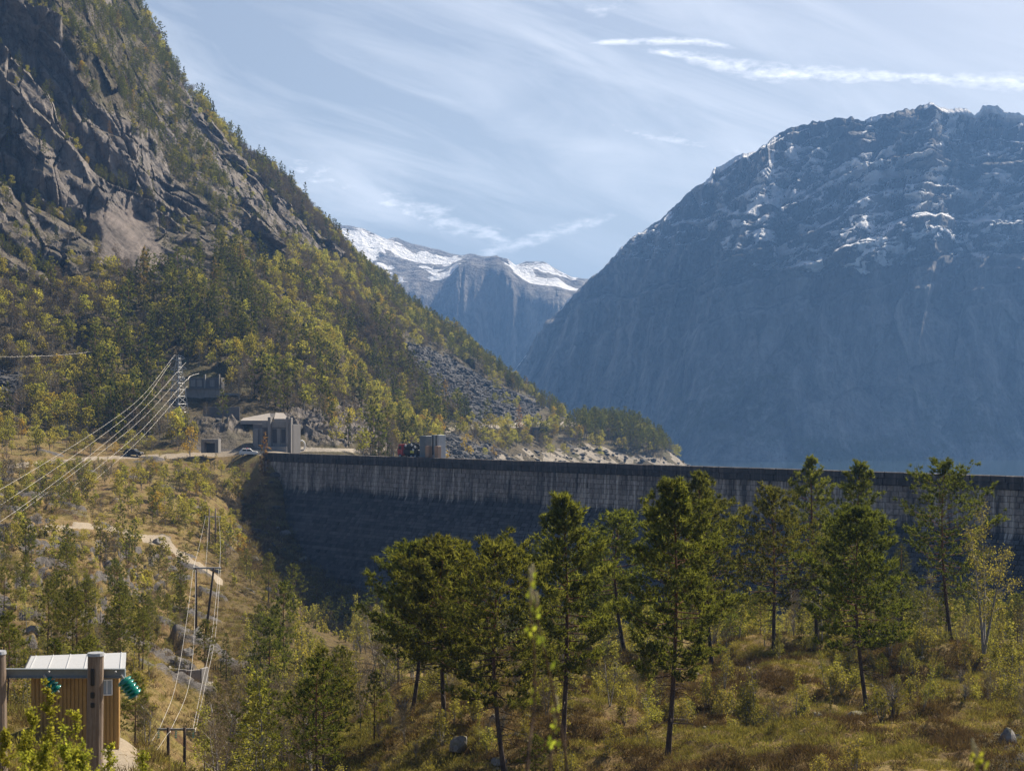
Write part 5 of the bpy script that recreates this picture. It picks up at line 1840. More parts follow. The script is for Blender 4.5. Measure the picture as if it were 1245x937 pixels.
def make_round(seed, H=8.0, R=2.6, n=360, leafmat=None, ll=.50, lw=.40):
    """broad-leaved tree seen from afar: rounded, uneven crown of leaf clumps on forking limbs"""
    rg, rn = random.Random(seed), np.random.default_rng(seed)
    mb = MB()
    mb.tube([(0, 0, -.3), (rg.uniform(-.2, .2), rg.uniform(-.2, .2), H * .4), (rg.uniform(-.4, .4), rg.uniform(-.4, .4), H * .85)], [.13, .09, .02], 5, cap=False)
    CL = []
    for i in range(13):
        a = rg.uniform(0, 6.28); k = rg.uniform(0, 1)
        rr = R * rg.uniform(.25, .85) * math.sin(math.pi * (.25 + .62 * k)) ** .7
        c = Vector((math.cos(a) * rr, math.sin(a) * rr, H * (.22 + .68 * k)))
        mb.tube([(0, 0, max(.3, c.z - H * .22)), c], [.05, .012], 3, cap=False)
        CL.append((c, R * rg.uniform(.26, .48)))
    CL.append((Vector((0, 0, H * .9)), R * .35))
    P_, T_ = [], []
    for q in range(n):
        c, r = CL[q % len(CL)]
        d_ = unit(rn.normal(size=3)) * r * rn.uniform(.5, 1.1)
        d_[2] *= .8
        P_.append(np.array(c) + d_); T_.append(.5 + .3 * ((q % len(CL)) / len(CL) - .5) + rn.normal(0, .2))
    Dd = unit(rn.normal(size=(n, 3)) + [0, 0, .2])
    lv, lf = diamonds(np.array(P_), Dd, ll * rn.uniform(.6, 1.3, n), lw * rn.uniform(.6, 1.3, n), rn)
    return Tree('birch_tree', tris_of(mb), (lv, lf), M_BBARK, leafmat or M_BIRCH, np.tile(np.clip(T_, 0, 1), 2))


# mid and far kinds, shared by many copies
PINE_MID = [make_pine(100 + i, 11, .30 + .06 * (i % 3), 2.2, 44, 9, 5, .42, .085, .14, .4 + .2 * (i % 2), 5, 5, .3, 2) for i in range(4)]
PINE_FAR = [make_pine(120 + i, 11, .24, 2.3, 22, 6, 4, .75, .26, .15, .3 + .3 * (i % 2), 0, 3, .3, 1) for i in range(5)]
SPR_MID = [make_spruce(140 + i, 10, 1.75, 60, 9, 5, .42, .085) for i in range(2)]
SPR_FAR = [make_spruce(150 + i, 11, 1.9, 24, 5, 3, .85, .34) for i in range(4)]
RUST_FAR = [make_spruce(160, 11, 2.2, 24, 5, 3, .85, .34, M_RUST)]
BIR_MID = [make_birch(200 + i, 7, 1.6, 1 + i % 3, 24, 1000, .15, .11, .22) for i in range(4)]
BIR_FAR = [make_round(220 + i, 8, (2.3, 2.8, 3.3, 2.6, 2.0)[i], 380) for i in range(5)]
GOLD_FAR = [make_round(230, 8, 2.3, 340, leaf_material('golden_leaves', (.24, .17, .03), (.40, .27, .05), .45, .15))]
BARE_MID = [make_twiggy(240 + i, 6, 1.7, 900, w=.028) for i in range(3)]
BARE_FAR = [make_round(250 + i, 8, (2.4, 3.0, 2.2, 2.8)[i], 420, M_TWIG, .5, .16) for i in range(4)]
SHRUB_MID = [make_birch(260 + i, 2.2, .95, 5, 30, 650, .10, .08, .08, leafmat=M_BUSH, tr=.022, upright=1.4) for i in range(4)]
SHRUB_BARE = [make_twiggy(270 + i, 1.9, .9, 420, stems=4, w=.018) for i in range(2)]
SHRUB_FAR = [make_birch(280 + i, 2.4, 1.2, 3, 14, 120, .34, .28, .05, leafmat=M_BUSH, tr=.03, twig=8) for i in range(3)]

# ------------------------------------------------------------------ where the scattered trees grow
RNG = np.random.default_rng(77)
ridge_px = np.array([r[0] for r in RIDGE][::-1], float)
ridge_d = np.array([r[2] for r in RIDGE][::-1], float)
DARKC = [(178, 318), (300, 300), (312, 400), (300, 440), (215, 450), (140, 470), (150, 380)]
DARKR = [(425, 300), (470, 345), (525, 385), (580, 425), (650, 475), (700, 505), (690, 520), (640, 505), (570, 455), (500, 405), (440, 350)]
SPUR = [(690, 512), (740, 505), (790, 520), (840, 552), (840, 566), (780, 562), (720, 535), (690, 525)]
BAREB = [(250, 140), (345, 210), (420, 300), (520, 420), (560, 480), (470, 470), (420, 400), (400, 330), (330, 240)]
CLEAR = [(216, 508, 30, 18), (330, 530, 42, 26), (268, 505, 50, 16), (247, 470, 34, 24), (366, 535, 16, 14), (256, 542, 18, 14), (655, 508, 14, 8), (304, 545, 16, 8), (205, 475, 34, 10)]
trees = []                                        # (kind, variant list, x, y, height, region)


def height_of(o_, x, y):
    ok, loc, nrm, _ = o_.ray_cast((x, y, 1500), (0, 0, -1))
    return (loc.z, nrm.z) if ok else (None, None)


# the mountain and the spur
NC_ = 60000
px = RNG.uniform(-120, 850, NC_)
dd = np.sqrt(RNG.uniform(377 ** 2, 1010 ** 2, NC_))
keep = dd < np.interp(px, ridge_px, ridge_d) + 30
px, dd = px[keep], dd[keep]
bz = base_z(px, dd)
x_ = (px - CX) / F * dd
pyv = HZ - F * bz / dd
mk, _ = masks(px, bz, dd, x_)
clus = fbm(x_ / 46, dd / 46, seed=400, oct=3)
clus2 = fbm(x_ / 55, dd / 55, seed=410, oct=3)
area_per = 0.5 * (970 / F) * (1010 ** 2 - 385 ** 2) / NC_
road_near = seg_dist(px, pyv, ROAD) < 4
under = pyv > 560
low = (pyv > 515) & (px > 560)
for i in range(len(px)):
    p_, y_, d_ = px[i], pyv[i], dd[i]
    if road_near[i] or under[i]:
        continue
    if any(abs(p_ - c[0]) < c[2] and abs(y_ - c[1]) < c[3] for c in CLEAR):
        continue
    dc, db, dr, ds_ = .009, .054, .030, .0
    reg = 'slope'
    k = sstep(clus[i], .45, .60)
    dc *= .2 + 3.2 * k; db *= 1.25 - .8 * k
    q = sstep(clus2[i], .42, .6)
    dr *= .15 + 2.0 * q; db *= 1.35 - .95 * q
    one = [(p_, y_)]
    ip = lambda poly: bool(inpoly(np.array([p_]), np.array([y_]), poly)[0])
    if mk['talus'][i]:
        dc, db, dr = 0, .0015, .001
    elif mk['upveg'][i]:
        dc, db, dr, reg = .060, .024, .016, 'upcliff'
    elif mk['slab'][i]:
        continue
    elif mk['cliff'][i]:
        dc, db, dr, reg = .017, .005, .004, 'cliff'
    elif mk['cut'][i]:
        dc, db, dr = .003, .008, .008
    elif mk['bare'][i]:
        dc, db, dr = .001, .003, .002
    elif ip(DARKC):
        dc, db, dr = .040, .015, .012
    elif ip(SPUR):
        dc, db, dr, reg = .075, .016, .006, 'spur'
    elif ip(DARKR):
        dc, db, dr, reg = .050, .016, .012, 'ridge'
    elif ip(BAREB):
        dr *= 3.0; dc *= .6; db *= .5
    elif low[i]:
        dc, db, dr = .006, .030, .02
    t_ = RNG.random() / area_per
    hs = RNG.uniform(.65, 1.25)
    if t_ < dc:
        spr = RNG.random() < (.55 if reg == 'slope' else .15)
        hgt = {'slope': 12.5, 'cliff': 6.2, 'upcliff': 8.2, 'spur': 10.5, 'ridge': 9.0}[reg] * hs
        rusty = RNG.random() < .012
        trees.append(('conifer', RUST_FAR if rusty else (SPR_FAR if spr else PINE_FAR), x_[i], d_, hgt, reg))
    elif t_ < dc + db:
        gold = RNG.random() < .04
        trees.append(('birch', GOLD_FAR if gold else BIR_FAR, x_[i], d_, (4.6 if 'cliff' in reg else 7.4) * hs, reg))
    elif t_ < dc + db + dr:
        trees.append(('bare', BARE_FAR, x_[i], d_, (4.5 if 'cliff' in reg else 7.0) * hs, reg))
# trees the photo shows one by one on the slope
for p_, y_, d_, h_, kind_, var in [(175, 400, 500, 17, 'conifer', RUST_FAR), (293, 385, 560, 14, 'conifer', RUST_FAR), (533, 548, 455, 13, 'birch', GOLD_FAR), (528, 546, 440, 9, 'birch', GOLD_FAR),
                                   (63, 545, 385, 9, 'birch', GOLD_FAR), (231, 545, 366, 8, 'birch', GOLD_FAR), (322, 612, 350, 11, 'bare', RUST_FAR)]:
    trees.append((kind_, var, (p_ - CX) / F * d_, d_, h_, 'single'))

# the valley below the dam and the left-hand terraces
NC_ = 26000
px = RNG.uniform(-120, 1330, NC_)
dd = np.sqrt(RNG.uniform(56 ** 2, 374 ** 2, NC_))
bz = base_z(px, dd)
x_ = (px - CX) / F * dd
pyv = HZ - F * bz / dd
mk, _ = masks(px, bz, dd, x_)
area_per = 0.5 * (1450 / F) * (374 ** 2 - 56 ** 2) / NC_
clus = fbm(x_ / 16, dd / 16, seed=430, oct=3)
sdam = (x_ - D0[0]) * DU[0] + (dd - D0[1]) * DU[1]
odam = (x_ - D0[0]) * DN[0] + (dd - D0[1]) * DN[1]
LINE = [(250, 690), (245, 760), (230, 830), (212, 900)]
ln_d = seg_dist(px, pyv, LINE)
trd = (seg_dist(px, pyv + 4, PATH) < 11) & (dd > 190)
rdd = (seg_dist(px, pyv, ROAD) < 4) & (dd > 320)
for i in range(len(px)):
    p_, y_, d_ = px[i], pyv[i], dd[i]
    if (p_ > 320 and odam[i] < 4 + max(0, (CREST - bz[i])) * .62) or trd[i] or rdd[i] or mk['yard'][i]:
        continue
    if p_ > 330 and sdam[i] > 0 and odam[i] < 0:
        continue
    if 183 < p_ < 248 and d_ < 134:
        continue
    k = sstep(clus[i], .40, .62)
    t_ = RNG.random() / area_per
    hs = RNG.uniform(.6, 1.3)
    if d_ < 80 and p_ < 250:                      # round the hut: low growth only
        if t_ < .12 and p_ > 172:
            trees.append(('shrub', SHRUB_MID, x_[i], d_, 1.2 * hs, 'hut'))
        continue
    if p_ > 430 and d_ < 118:                     # the knoll: shrubs and saplings between the pines
        dn = .12 * (.12 + 1.6 * k)
        if d_ < 74: dn *= .55
        if t_ < dn:
            trees.append(('shrub', SHRUB_MID if RNG.random() < .84 else SHRUB_BARE, x_[i], d_, 1.7 * hs, 'knoll'))
        elif t_ < dn + .05 * (.3 + 1.4 * k) and d_ > 68:
            trees.append(('birch', BIR_MID if RNG.random() < .6 else BARE_MID, x_[i], d_, 2.8 * hs, 'knoll'))
        elif t_ < dn + .1 and t_ > dn + .094 and d_ > 72:
            trees.append(('conifer', PINE_MID, x_[i], d_, 1.8 * hs, 'knoll'))
        continue
    if p_ > 430:                                  # hollow behind the knoll, in the dam's shade
        top_ = HZ - F * (bz[i] + 9) / d_
        if t_ < .035:
            h_ = 6.5 * hs
            if p_ > 470:
                h_ = min(h_, (HZ - 725) / F * d_ - bz[i])
            if h_ > 1.5:
                trees.append(('birch', BIR_MID if RNG.random() < .72 else BARE_MID, x_[i], d_, h_, 'hollow'))
        elif t_ < .047:
            h_ = 9 * hs
            if p_ > 470:
                h_ = min(h_, (HZ - 715) / F * d_ - bz[i])
            if h_ > 2:
                trees.append(('conifer', PINE_MID, x_[i], d_, h_, 'hollow'))
        continue
    if mk['abut'][i]:
        if t_ < .03:
            trees.append(('bare', BARE_FAR, x_[i], d_, 1.6 * hs, 'abutment'))
        elif t_ < .036:
            trees.append(('shrub', SHRUB_FAR, x_[i], d_, 1.5 * hs, 'abutment'))
        elif t_ < .042 and p_ < 335:
            trees.append(('bare', BARE_FAR, x_[i], d_, 4 * hs, 'abutment'))
        continue
    if p_ > 250 and d_ < 260:                     # thicket in the gorge
        cap = (HZ - np.interp(p_, [250, 285, 305, 340, 390, 430], [835, 815, 745, 735, 775, 800])) / F * d_ - bz[i]
        if cap < 1.2:
            continue
        if ln_d[i] > 12 and t_ < .055 * (.5 + k):
            trees.append(('birch', BIR_MID if RNG.random() < .68 else BARE_MID, x_[i], d_, min(cap, (5.6 if d_ < 200 else 6.5) * hs), 'gorge'))
        elif t_ < .055 * (.5 + k) + .016:
            trees.append(('conifer', PINE_MID if RNG.random() < .8 else SPR_MID, x_[i], d_, min(cap, 7 * hs), 'gorge'))
        elif t_ < .13:
            trees.append(('shrub', SHRUB_MID, x_[i], d_, min(cap, 1.7 * hs), 'gorge'))
        continue
    f = .5 if mk['terrace'][i] else .35 if mk['open'][i] else 1.0
    if ln_d[i] < 17:
        f *= .06
    capb = 9 if y_ < 556 else max(1.2, (HZ - 559.5) / F * d_ - bz[i])
    if d_ > 292:                                  # belt of young birches under the road
        if t_ < .055 * (.5 + k):
            trees.append(('birch', BIR_FAR if RNG.random() < .85 else GOLD_FAR, x_[i], d_, min(capb, 4.6 * hs), 'belt'))
        elif t_ < .085:
            trees.append(('bare', BARE_FAR, x_[i], d_, min(capb, 4.2 * hs), 'belt'))
        elif t_ < .089:
            trees.append(('conifer', PINE_FAR, x_[i], d_, min(capb, 5 * hs), 'belt'))
        continue
    if t_ < .055 * f * (.3 + 1.5 * k):
        trees.append(('shrub', SHRUB_FAR if d_ > 170 else SHRUB_MID, x_[i], d_, 1.8 * hs, 'terrace'))
    elif t_ < .055 * f * (.3 + 1.5 * k) + .022 * f:
        trees.append(('birch', BIR_FAR if d_ > 190 else BIR_MID, x_[i], d_, 3.8 * hs, 'terrace'))
    elif t_ < .055 * f * (.3 + 1.5 * k) + .036 * f:
        trees.append(('bare', BARE_FAR if d_ > 190 else BARE_MID, x_[i], d_, 3.4 * hs, 'terrace'))
    elif t_ < .055 * f * (.3 + 1.5 * k) + .066 * f:
        trees.append(('conifer', PINE_FAR if d_ > 190 else PINE_MID, x_[i], d_, 5.2 * hs, 'terrace'))

# single trees of the gorge and the abutment, as the photo shows them
for p_, top, base, d_, var, lab in [
        (326, 648, 715, 262, PINE_MID, 'slim dark pine below the dam end, left of a broader pine'), (356, 642, 712, 262, PINE_MID, 'broader dark pine standing against the left edge of the dam'),
        (275, 735, 800, 150, SPR_MID, 'small tiered spruce with a bare stem right of the ruined wall'), (347, 706, 850, 150, PINE_MID, 'tall yellow-green pine rising out of the gorge thicket'),
        (330, 748, 900, 125, PINE_MID, 'bushy green pine in the gorge in front of a taller pine'), (372, 745, 870, 140, BIR_MID, 'pale green leafy tree between gorge pine and knoll'),
        (455, 788, 880, 84, PINE_MID, 'small open pine at the left foot of the knoll'), (400, 790, 910, 100, PINE_MID, 'dark young pine in the thicket left of the knoll'),
        (183, 655, 700, 235, SPR_MID, 'small dark spruce beside the footpath'), (105, 698, 745, 165, SPR_MID, 'dark bushy conifer on the left terrace rocks'),
        (220, 705, 745, 215, PINE_MID, 'young pine just left of the slanting pole frame'), (653, 868, 950, 62, PINE_MID, 'small bright green pine sapling at the bottom edge under the big pines')]:
    trees.append(('single', var, (p_ - CX) / F * d_, d_, (base - top) / F * d_, lab))

# ------------------------------------------------------------------ big pines of the knoll, each grown on its own
HERO = [  # base px, base py, depth, top py, crown radius px, bare share, roundness, label
    (500, 862, 85, 646, 52, .40, .8, 'dark round-topped pine at the left end of the knoll, its stem bare below'),
    (541, 877, 79, 640, 50, .36, .9, 'broad yellow-green pine right of the dark left-end pine, above the pale boulder'),
    (517, 812, 104, 668, 34, .42, .8, 'pine half hidden behind the two left-end pines'),
    (614, 918, 71, 633, 78, .34, 1.1, 'wide spreading pine with heavy low limbs and thick dark stem at the knoll front'),
    (684, 890, 76, 590, 52, .30, .35, 'tall conical pine with red stem right of the wide spreading pine'),
    (594, 815, 112, 641, 22, .15, .1, 'narrow spire-topped conifer showing above the wide spreading pine'),
    (762, 806, 106, 613, 44, .32, .9, 'rounded bushy pine standing between two tall conical pines'),
    (811, 918, 71, 571, 60, .32, .35, 'tallest near pine with long straight bare black stem'),
    (849, 812, 102, 566, 46, .36, .35, 'pine with pointed top close behind the tallest near pine'),
    (866, 792, 110, 592, 58, .36, .6, 'bright green pine leaning out right of the pointed pine pair'),
    (940, 797, 108, 580, 52, .33, .3, 'slender conical pine with clear stem standing alone before the dam wall'),
    (994, 792, 118, 547, 34, .28, .4, 'high thin-topped pine rising above the dam crest'),
    (1039, 800, 112, 553, 40, .3, .4, 'pine with narrow top rising above the crest just behind a broad dark pine'),
    (1056, 860, 86, 606, 58, .34, .45, 'broad dark pine in front of the narrow-topped pine, stem to the ground'),
    (1096, 800, 116, 652, 38, .12, .5, 'blackish shaded conifer between broad dark pine and tall right pine'),
    (1158, 802, 110, 550, 62, .34, .35, 'tall reddish-stemmed pine topping the crest near the right edge'),
    (715, 800, 114, 664, 34, .34, .7, 'low pine filling the gap between conical pine and bushy pine'),
    (1012, 800, 122, 640, 34, .3, .6, 'smaller pine tucked under the thin-topped pine'),
]


def plant(o_list, name, label, cat, group=None):
    pass


def place_tree(tree, x, y, z, h, rz, name, label, cat, group, parts, sx=1.0):
    base_h = float(tree.lv[:, 2].max())
    sc = h / base_h
    if parts:
        o_ = empty(name, (x, y, z), rz)
        o_.scale = (sc * sx, sc * sx, sc)
        tm, cm_ = tree.parts()
        link_obj('trunk', tm, o_); link_obj('crown', cm_, o_)
    else:
        o_ = link_obj(name, tree.joined(), None, (x, y, z))
        o_.rotation_euler = (0, 0, rz); o_.scale = (sc * sx, sc * sx, sc)
    return tag(o_, label, cat, group)


for i, (bx_, by_, d_, top, rpx, bare_, rnd_, lab) in enumerate(HERO):
    x, y = (bx_ - CX) / F * d_, d_
    z, _ = height_of(terrain, x, y)
    h = (HZ - top) / F * d_ - z
    Rw = rpx / F * d_ * 1.2
    near = d_ < 90
    if i == 5 or i == 14:
        tr_ = make_spruce(900 + i, h, Rw, 110, 12, 6, .30, .045)
    else:
        tr_ = make_pine(900 + i, h, bare_, Rw, 76 if near else 66, 27 if near else 22, 6, .33, .068, .15 if near else .17, rnd_, 18, 8, .85, 2)
    o_ = place_tree(tr_, x, y, z - .15, h, 0.0, 'pine_tree' if i not in (5, 14) else 'spruce_tree', lab, 'tree', 'big conifers on the knoll', True)
    o_.rotation_euler = (math.radians(random.Random(i + 31).uniform(-1.6, 1.6)), math.radians(random.Random(i + 3).uniform(-2.2, 2.2)), 0)
# birches among them
for i, (bx_, by_, d_, top, rpx, st_, lv_, lab) in enumerate([(1196, 800, 106, 606, 34, 3, 3800, 'tall pale-stemmed birch with sparse yellow leaves right of the reddish pine'),
                                                        (1226, 850, 92, 748, 28, 3, 3000, 'low bright yellow-green birch at the right edge'),
                                                        (1000, 795, 116, 640, 24, 1, 700, 'thin nearly bare birch stem among the pines in front of the wall'),
                                                        (1120, 795, 118, 690, 34, 3, 1500, 'wiry bare birch left of the reddish pine'),
                                                        (913, 880, 82, 802, 34, 5, 3200, 'broad yellow-green bush below the lone conical pine')]):
    x, y = (bx_ - CX) / F * d_, d_
    z, _ = height_of(terrain, x, y)
    h = (HZ - top) / F * d_ - z
    tr_ = make_birch(950 + i, h, rpx / F * d_ * 1.2, st_, 44, lv_, .11, .085, .3 if i < 4 else .05, leafmat=M_BIRCH, tr=.10 if i < 1 else .05, twig=60)
    place_tree(tr_, x, y, z - .1, h, 0.0, 'birch_tree', lab, 'tree', None, True)

# ------------------------------------------------------------------ individuals for what shows largest, one mass for the rest
REGION = {'slope': 'on the wooded slope', 'cliff': 'on the ledges of the left cliff', 'upcliff': 'on the wooded cliff shoulder', 'spur': 'on the low spur behind the dam', 'ridge': 'on the falling ridge',
          'knoll': 'on the mossy knoll', 'hollow': 'in the hollow below the dam', 'gorge': 'in the gorge thicket', 'belt': 'in the sunlit belt under the road', 'terrace': 'on the rocky terraces',
          'abutment': 'on the shaded bank', 'hut': 'beside the yellow hut', 'single': 'standing out on the slope'}
KINDL = {'conifer': ('dark green conifer', 'tree'), 'birch': ('yellow-green young birch', 'tree'), 'bare': ('grey-brown leafless tree', 'tree'), 'shrub': ('low leafy shrub', 'shrub')}
masses = {}
SHORT = ['left-end pine', 'yellow-green left pine', 'half-hidden pine', 'wide spreading pine', 'tall conical pine', 'spire-topped conifer', 'rounded bushy pine', 'tallest near pine', 'pointed pine', 'leaning bright pine', 'lone conical pine',
         'high thin-topped pine', 'narrow-topped pine', 'broad dark pine', 'blackish conifer', 'reddish-stemmed pine', 'low gap pine', 'tucked-under pine']
MARKS = {'near': [(hr[0], hr[1] - 20, s_) for hr, s_ in zip(HERO, SHORT)] + [(1196, 790, 'pale-stemmed birch'), (560, 884, 'pale boulder'), (1225, 905, 'corner rock pile'), (400, 840, 'young gorge pine')],
         'far': [(217, 480, 'pylon'), (246, 465, 'valve house'), (332, 525, 'gatehouse'), (130, 445, 'pale mast'), (520, 440, 'rock slide top'), (620, 490, 'rock slide foot'), (160, 300, 'pale rock slab'), (487, 540, 'red truck'), (655, 505, 'roadside shed'),
                 (256, 542, 'tunnel portal'), (335, 560, 'dam end'), (205, 665, 'footpath bend'), (250, 730, 'slanting pole frame'), (229, 818, 'ruined wall'), (90, 830, 'yellow hut'), (214, 900, 'low pole frame'), (10, 475, 'small left rock slide'), (420, 310, 'upper skyline notch'),
                 (760, 525, 'spur top'), (300, 700, 'shaded bank'), (258, 640, 'distant pole frame'), (60, 740, 'terrace ledges'), (370, 730, 'dam foot'), (20, 560, 'left road end')]}
labelled = []


def landmark(px, py, reg):
    L_ = MARKS['near'] if reg in ('knoll', 'hollow') else MARKS['far']
    return min(L_, key=lambda q: (q[0] - px) ** 2 + ((q[1] - py) * 1.3) ** 2)[2]


rg = random.Random(4)
bykind = {}
for tr in trees:
    kind_, var, x, y, h, reg = tr
    z, nz_ = height_of(terrain if y < 375 else slope, x, y)
    if z is None:
        continue
    if 'cliff' in reg and nz_ < .22:
        continue
    v_ = rg.randrange(len(var))
    cls = 'shrub' if kind_ == 'shrub' else 'conifer' if var in (PINE_FAR, PINE_MID, SPR_FAR, SPR_MID, RUST_FAR) else 'bare' if var in (BARE_FAR, BARE_MID) else 'birch'
    bykind.setdefault(cls, []).append((1e9 if kind_ == 'single' else h / y, var, v_, x, y, z, h, reg, kind_))
for cls, lst in bykind.items():
    lst.sort(key=lambda q: -q[0])
    inview = [q for q in lst if -20 < CX + F * q[3] / q[4] < 1265]
    rest = [q for q in lst if not (-20 < CX + F * q[3] / q[4] < 1265)]
    lim = 275 if cls == 'conifer' else 290
    for k, (ap, var, v_, x, y, z, h, reg, kind_) in enumerate(inview[:lim]):
        t_ = var[v_]
        bright = var is GOLD_FAR
        rust = var is RUST_FAR
        if kind_ == 'single':
            lab, grp = reg, None
        else:
            w0 = 'golden young birch' if bright else 'rust-brown conifer' if rust else 'leafless grey-brown bush' if var is SHRUB_BARE else KINDL[cls][0]
            lab = w0 + ' ' + REGION[reg] + ', nearest the ' + landmark(CX + F * x / y, HZ - F * (z + h * .4) / y, reg); grp = cls + ' growth ' + REGION[reg]
        nm = {'conifer': t_.name, 'birch': 'birch_tree', 'bare': 'bare_tree', 'shrub': 'shrub'}[cls]
        o_ = place_tree(t_, x, y, z - .2 * h / 8, h * 1.0, rg.uniform(0, 6.28), nm, lab, KINDL[cls][1], grp, ap * F > 34 and cls != 'shrub', rg.uniform(.9, 1.15))
        if kind_ != 'single':
            labelled.append((o_, lab, CX + F * x / y, h / y))
    masses[cls] = inview[lim:] + rest


sets = {}
for o_, lab, px_, ap in labelled:
    sets.setdefault(lab, []).append((o_, px_, ap))
for lab, q in sets.items():                       # the extremes of each small set get words of their own
    if len(q) >= 2:
        q.sort(key=lambda e: -e[2])
        if len(lab.replace('-', '').split()) > 15:
            continue
        q[0][0]['label'] = 'tallest ' + lab
        r_ = sorted(q[1:], key=lambda e: e[1])
        if len(r_) >= 2:
            r_[0][0]['label'] = 'leftmost ' + lab
            r_[-1][0]['label'] = 'rightmost ' + lab


def scatter_stuff(name, items, meshes, kindlabel):
    """one object: instances on points; items = (mesh index, x, y, z, scale, rot)"""
    me = bpy.data.meshes.new(name)
    n_ = len(items)
    me.vertices.add(n_)
    A = np.array([(q[1], q[2], q[3]) for q in items], np.float32)
    me.vertices.foreach_set('co', A.ravel())
    for an, typ, arr in (('idx', 'INT', [q[0] for q in items]), ('scl', 'FLOAT', [q[4] for q in items]), ('rot', 'FLOAT', [q[5] for q in items])):
        at_ = me.attributes.new(an, typ, 'POINT'); at_.data.foreach_set('value', arr)
    o_ = link_obj(name, me)
    c_ = bpy.data.collections.new(name + '_kinds')
    for k, m_ in enumerate(meshes):
        so = bpy.data.objects.new('%s_kind_%02d' % (name, k), m_); c_.objects.link(so)
    ng = bpy.data.node_groups.new(name, 'GeometryNodeTree')
    ng.interface.new_socket('Geometry', in_out='INPUT', socket_type='NodeSocketGeometry')
    ng.interface.new_socket('Geometry', in_out='OUTPUT', socket_type='NodeSocketGeometry')
    N = ng.nodes
    gi, go = N.new('NodeGroupInput'), N.new('NodeGroupOutput')
    ip_ = N.new('GeometryNodeInstanceOnPoints'); ci = N.new('GeometryNodeCollectionInfo')
    ci.inputs['Collection'].default_value = c_; ci.inputs['Separate Children'].default_value = True; ci.inputs['Reset Children'].default_value = True
    def na(nm, typ):
        q = N.new('GeometryNodeInputNamedAttribute'); q.data_type = typ; q.inputs['Name'].default_value = nm
        return q.outputs['Attribute']
    L = ng.links.new
    L(gi.outputs[0], ip_.inputs['Points']); L(ci.outputs[0], ip_.inputs['Instance'])
    ip_.inputs['Pick Instance'].default_value = True
    L(na('idx', 'INT'), ip_.inputs['Instance Index'])
    cx_ = N.new('ShaderNodeCombineXYZ'); L(na('rot', 'FLOAT'), cx_.inputs[2])
    er = N.new('FunctionNodeEulerToRotation'); L(cx_.outputs[0], er.inputs[0]); L(er.outputs[0], ip_.inputs['Rotation'])
    L(na('scl', 'FLOAT'), ip_.inputs['Scale'])
    L(ip_.outputs[0], go.inputs[0])
    md = o_.modifiers.new('scatter', 'NODES'); md.node_group = ng
    return tag(o_, kind='stuff')


for cls, lst in masses.items():
    vs, idx, items = [], {}, []
    for ap, var, v_, x, y, z, h, reg, kind_ in lst:
        t_ = var[v_]
        if id(t_) not in idx:
            idx[id(t_)] = len(vs); vs.append(t_)
        items.append((idx[id(t_)], x, y, z - .2 * h / 8, h / float(t_.lv[:, 2].max()), rg.uniform(0, 6.28)))
    if items:
        scatter_stuff({'conifer': 'conifer_forest', 'birch': 'birch_woods', 'bare': 'leafless_woods', 'shrub': 'undergrowth'}[cls], items, [t_.joined() for t_ in vs], cls)
    print('MASS', cls, len(lst), 'of', len(bykind[cls]))

# grass, moss tussocks and heather of the knoll and terraces
G_ = [make_tuft(500, 26, .34, .16, .022, M_STRAW, 1.2, 'grass'), make_tuft(501, 30, .26, .22, .03, M_STRAW, .9, 'grass'), make_tuft(502, 60, .30, .26, .03, M_HEATH, 1.2, 'heather', 2), make_tuft(503, 60, .24, .24, .035, M_HEATH, 1.0, 'heather', 2),
      make_tuft(504, 46, .16, .24, .05, M_MOSS, 1.0, 'moss', 2), make_tuft(505, 50, .32, .2, .03, M_MOSS, 1.3, 'bilberry', 2)]
items = []
NG = 42000
px = RNG.uniform(330, 1290, NG); dd = np.sqrt(RNG.uniform(57 ** 2, 122 ** 2, NG))
x_ = (px - CX) / F * dd
ca_, cb_ = fbm(x_ / 3.2, dd / 3.2, seed=440, oct=3), fbm(x_ / 3, dd / 3, seed=450, oct=3)
for i in range(NG):
    z, nz_ = height_of(terrain, x_[i], dd[i])
    if z is None:
        continue
    a, b = ca_[i] + RNG.normal(0, .09), cb_[i]
    if b < .38 and RNG.random() < .7:
        continue
    k = (2, 3)[RNG.integers(2)] if a > .60 else (0, 1)[RNG.integers(2)] if a > .46 else (4, 4, 5)[RNG.integers(3)]
    items.append((k, x_[i], dd[i], z, RNG.uniform(.4, 1.05), RNG.uniform(0, 6.28)))
NG = 9000
px = RNG.uniform(-60, 330, NG); dd = np.sqrt(RNG.uniform(95 ** 2, 300 ** 2, NG))
x_ = (px - CX) / F * dd
for i in range(NG):
    z, nz_ = height_of(terrain, x_[i], dd[i])
    if z is None or nz_ < .6:
        continue
    if seg_dist(np.array([px[i]]), np.array([HZ - F * z / dd[i]]), PATH)[0] < 8 and dd[i] > 190:
        continue
    items.append((int(RNG.choice([0, 1, 2, 3, 5, 4])), x_[i], dd[i], z, RNG.uniform(.6, 1.5), RNG.uniform(0, 6.28)))
NG = 5000
px = RNG.uniform(290, 455, NG); dd = np.sqrt(RNG.uniform(225 ** 2, 350 ** 2, NG))
x_ = (px - CX) / F * dd
ab_ = inpoly(px, HZ - F * base_z(px, dd) / dd, ABUT)
for i in np.nonzero(ab_)[0]:
    z, nz_ = height_of(terrain, x_[i], dd[i])
    if z is not None:
        items.append((int(RNG.choice([0, 1, 2, 3, 5])), x_[i], dd[i], z, RNG.uniform(1.2, 3.2), RNG.uniform(0, 6.28)))
NG = 5000
px = RNG.uniform(-60, 400, NG); dd = np.sqrt(RNG.uniform(48 ** 2, 98 ** 2, NG))
x_ = (px - CX) / F * dd
ya_ = inpoly(px, HZ - F * base_z(px, dd) / dd, YARD)
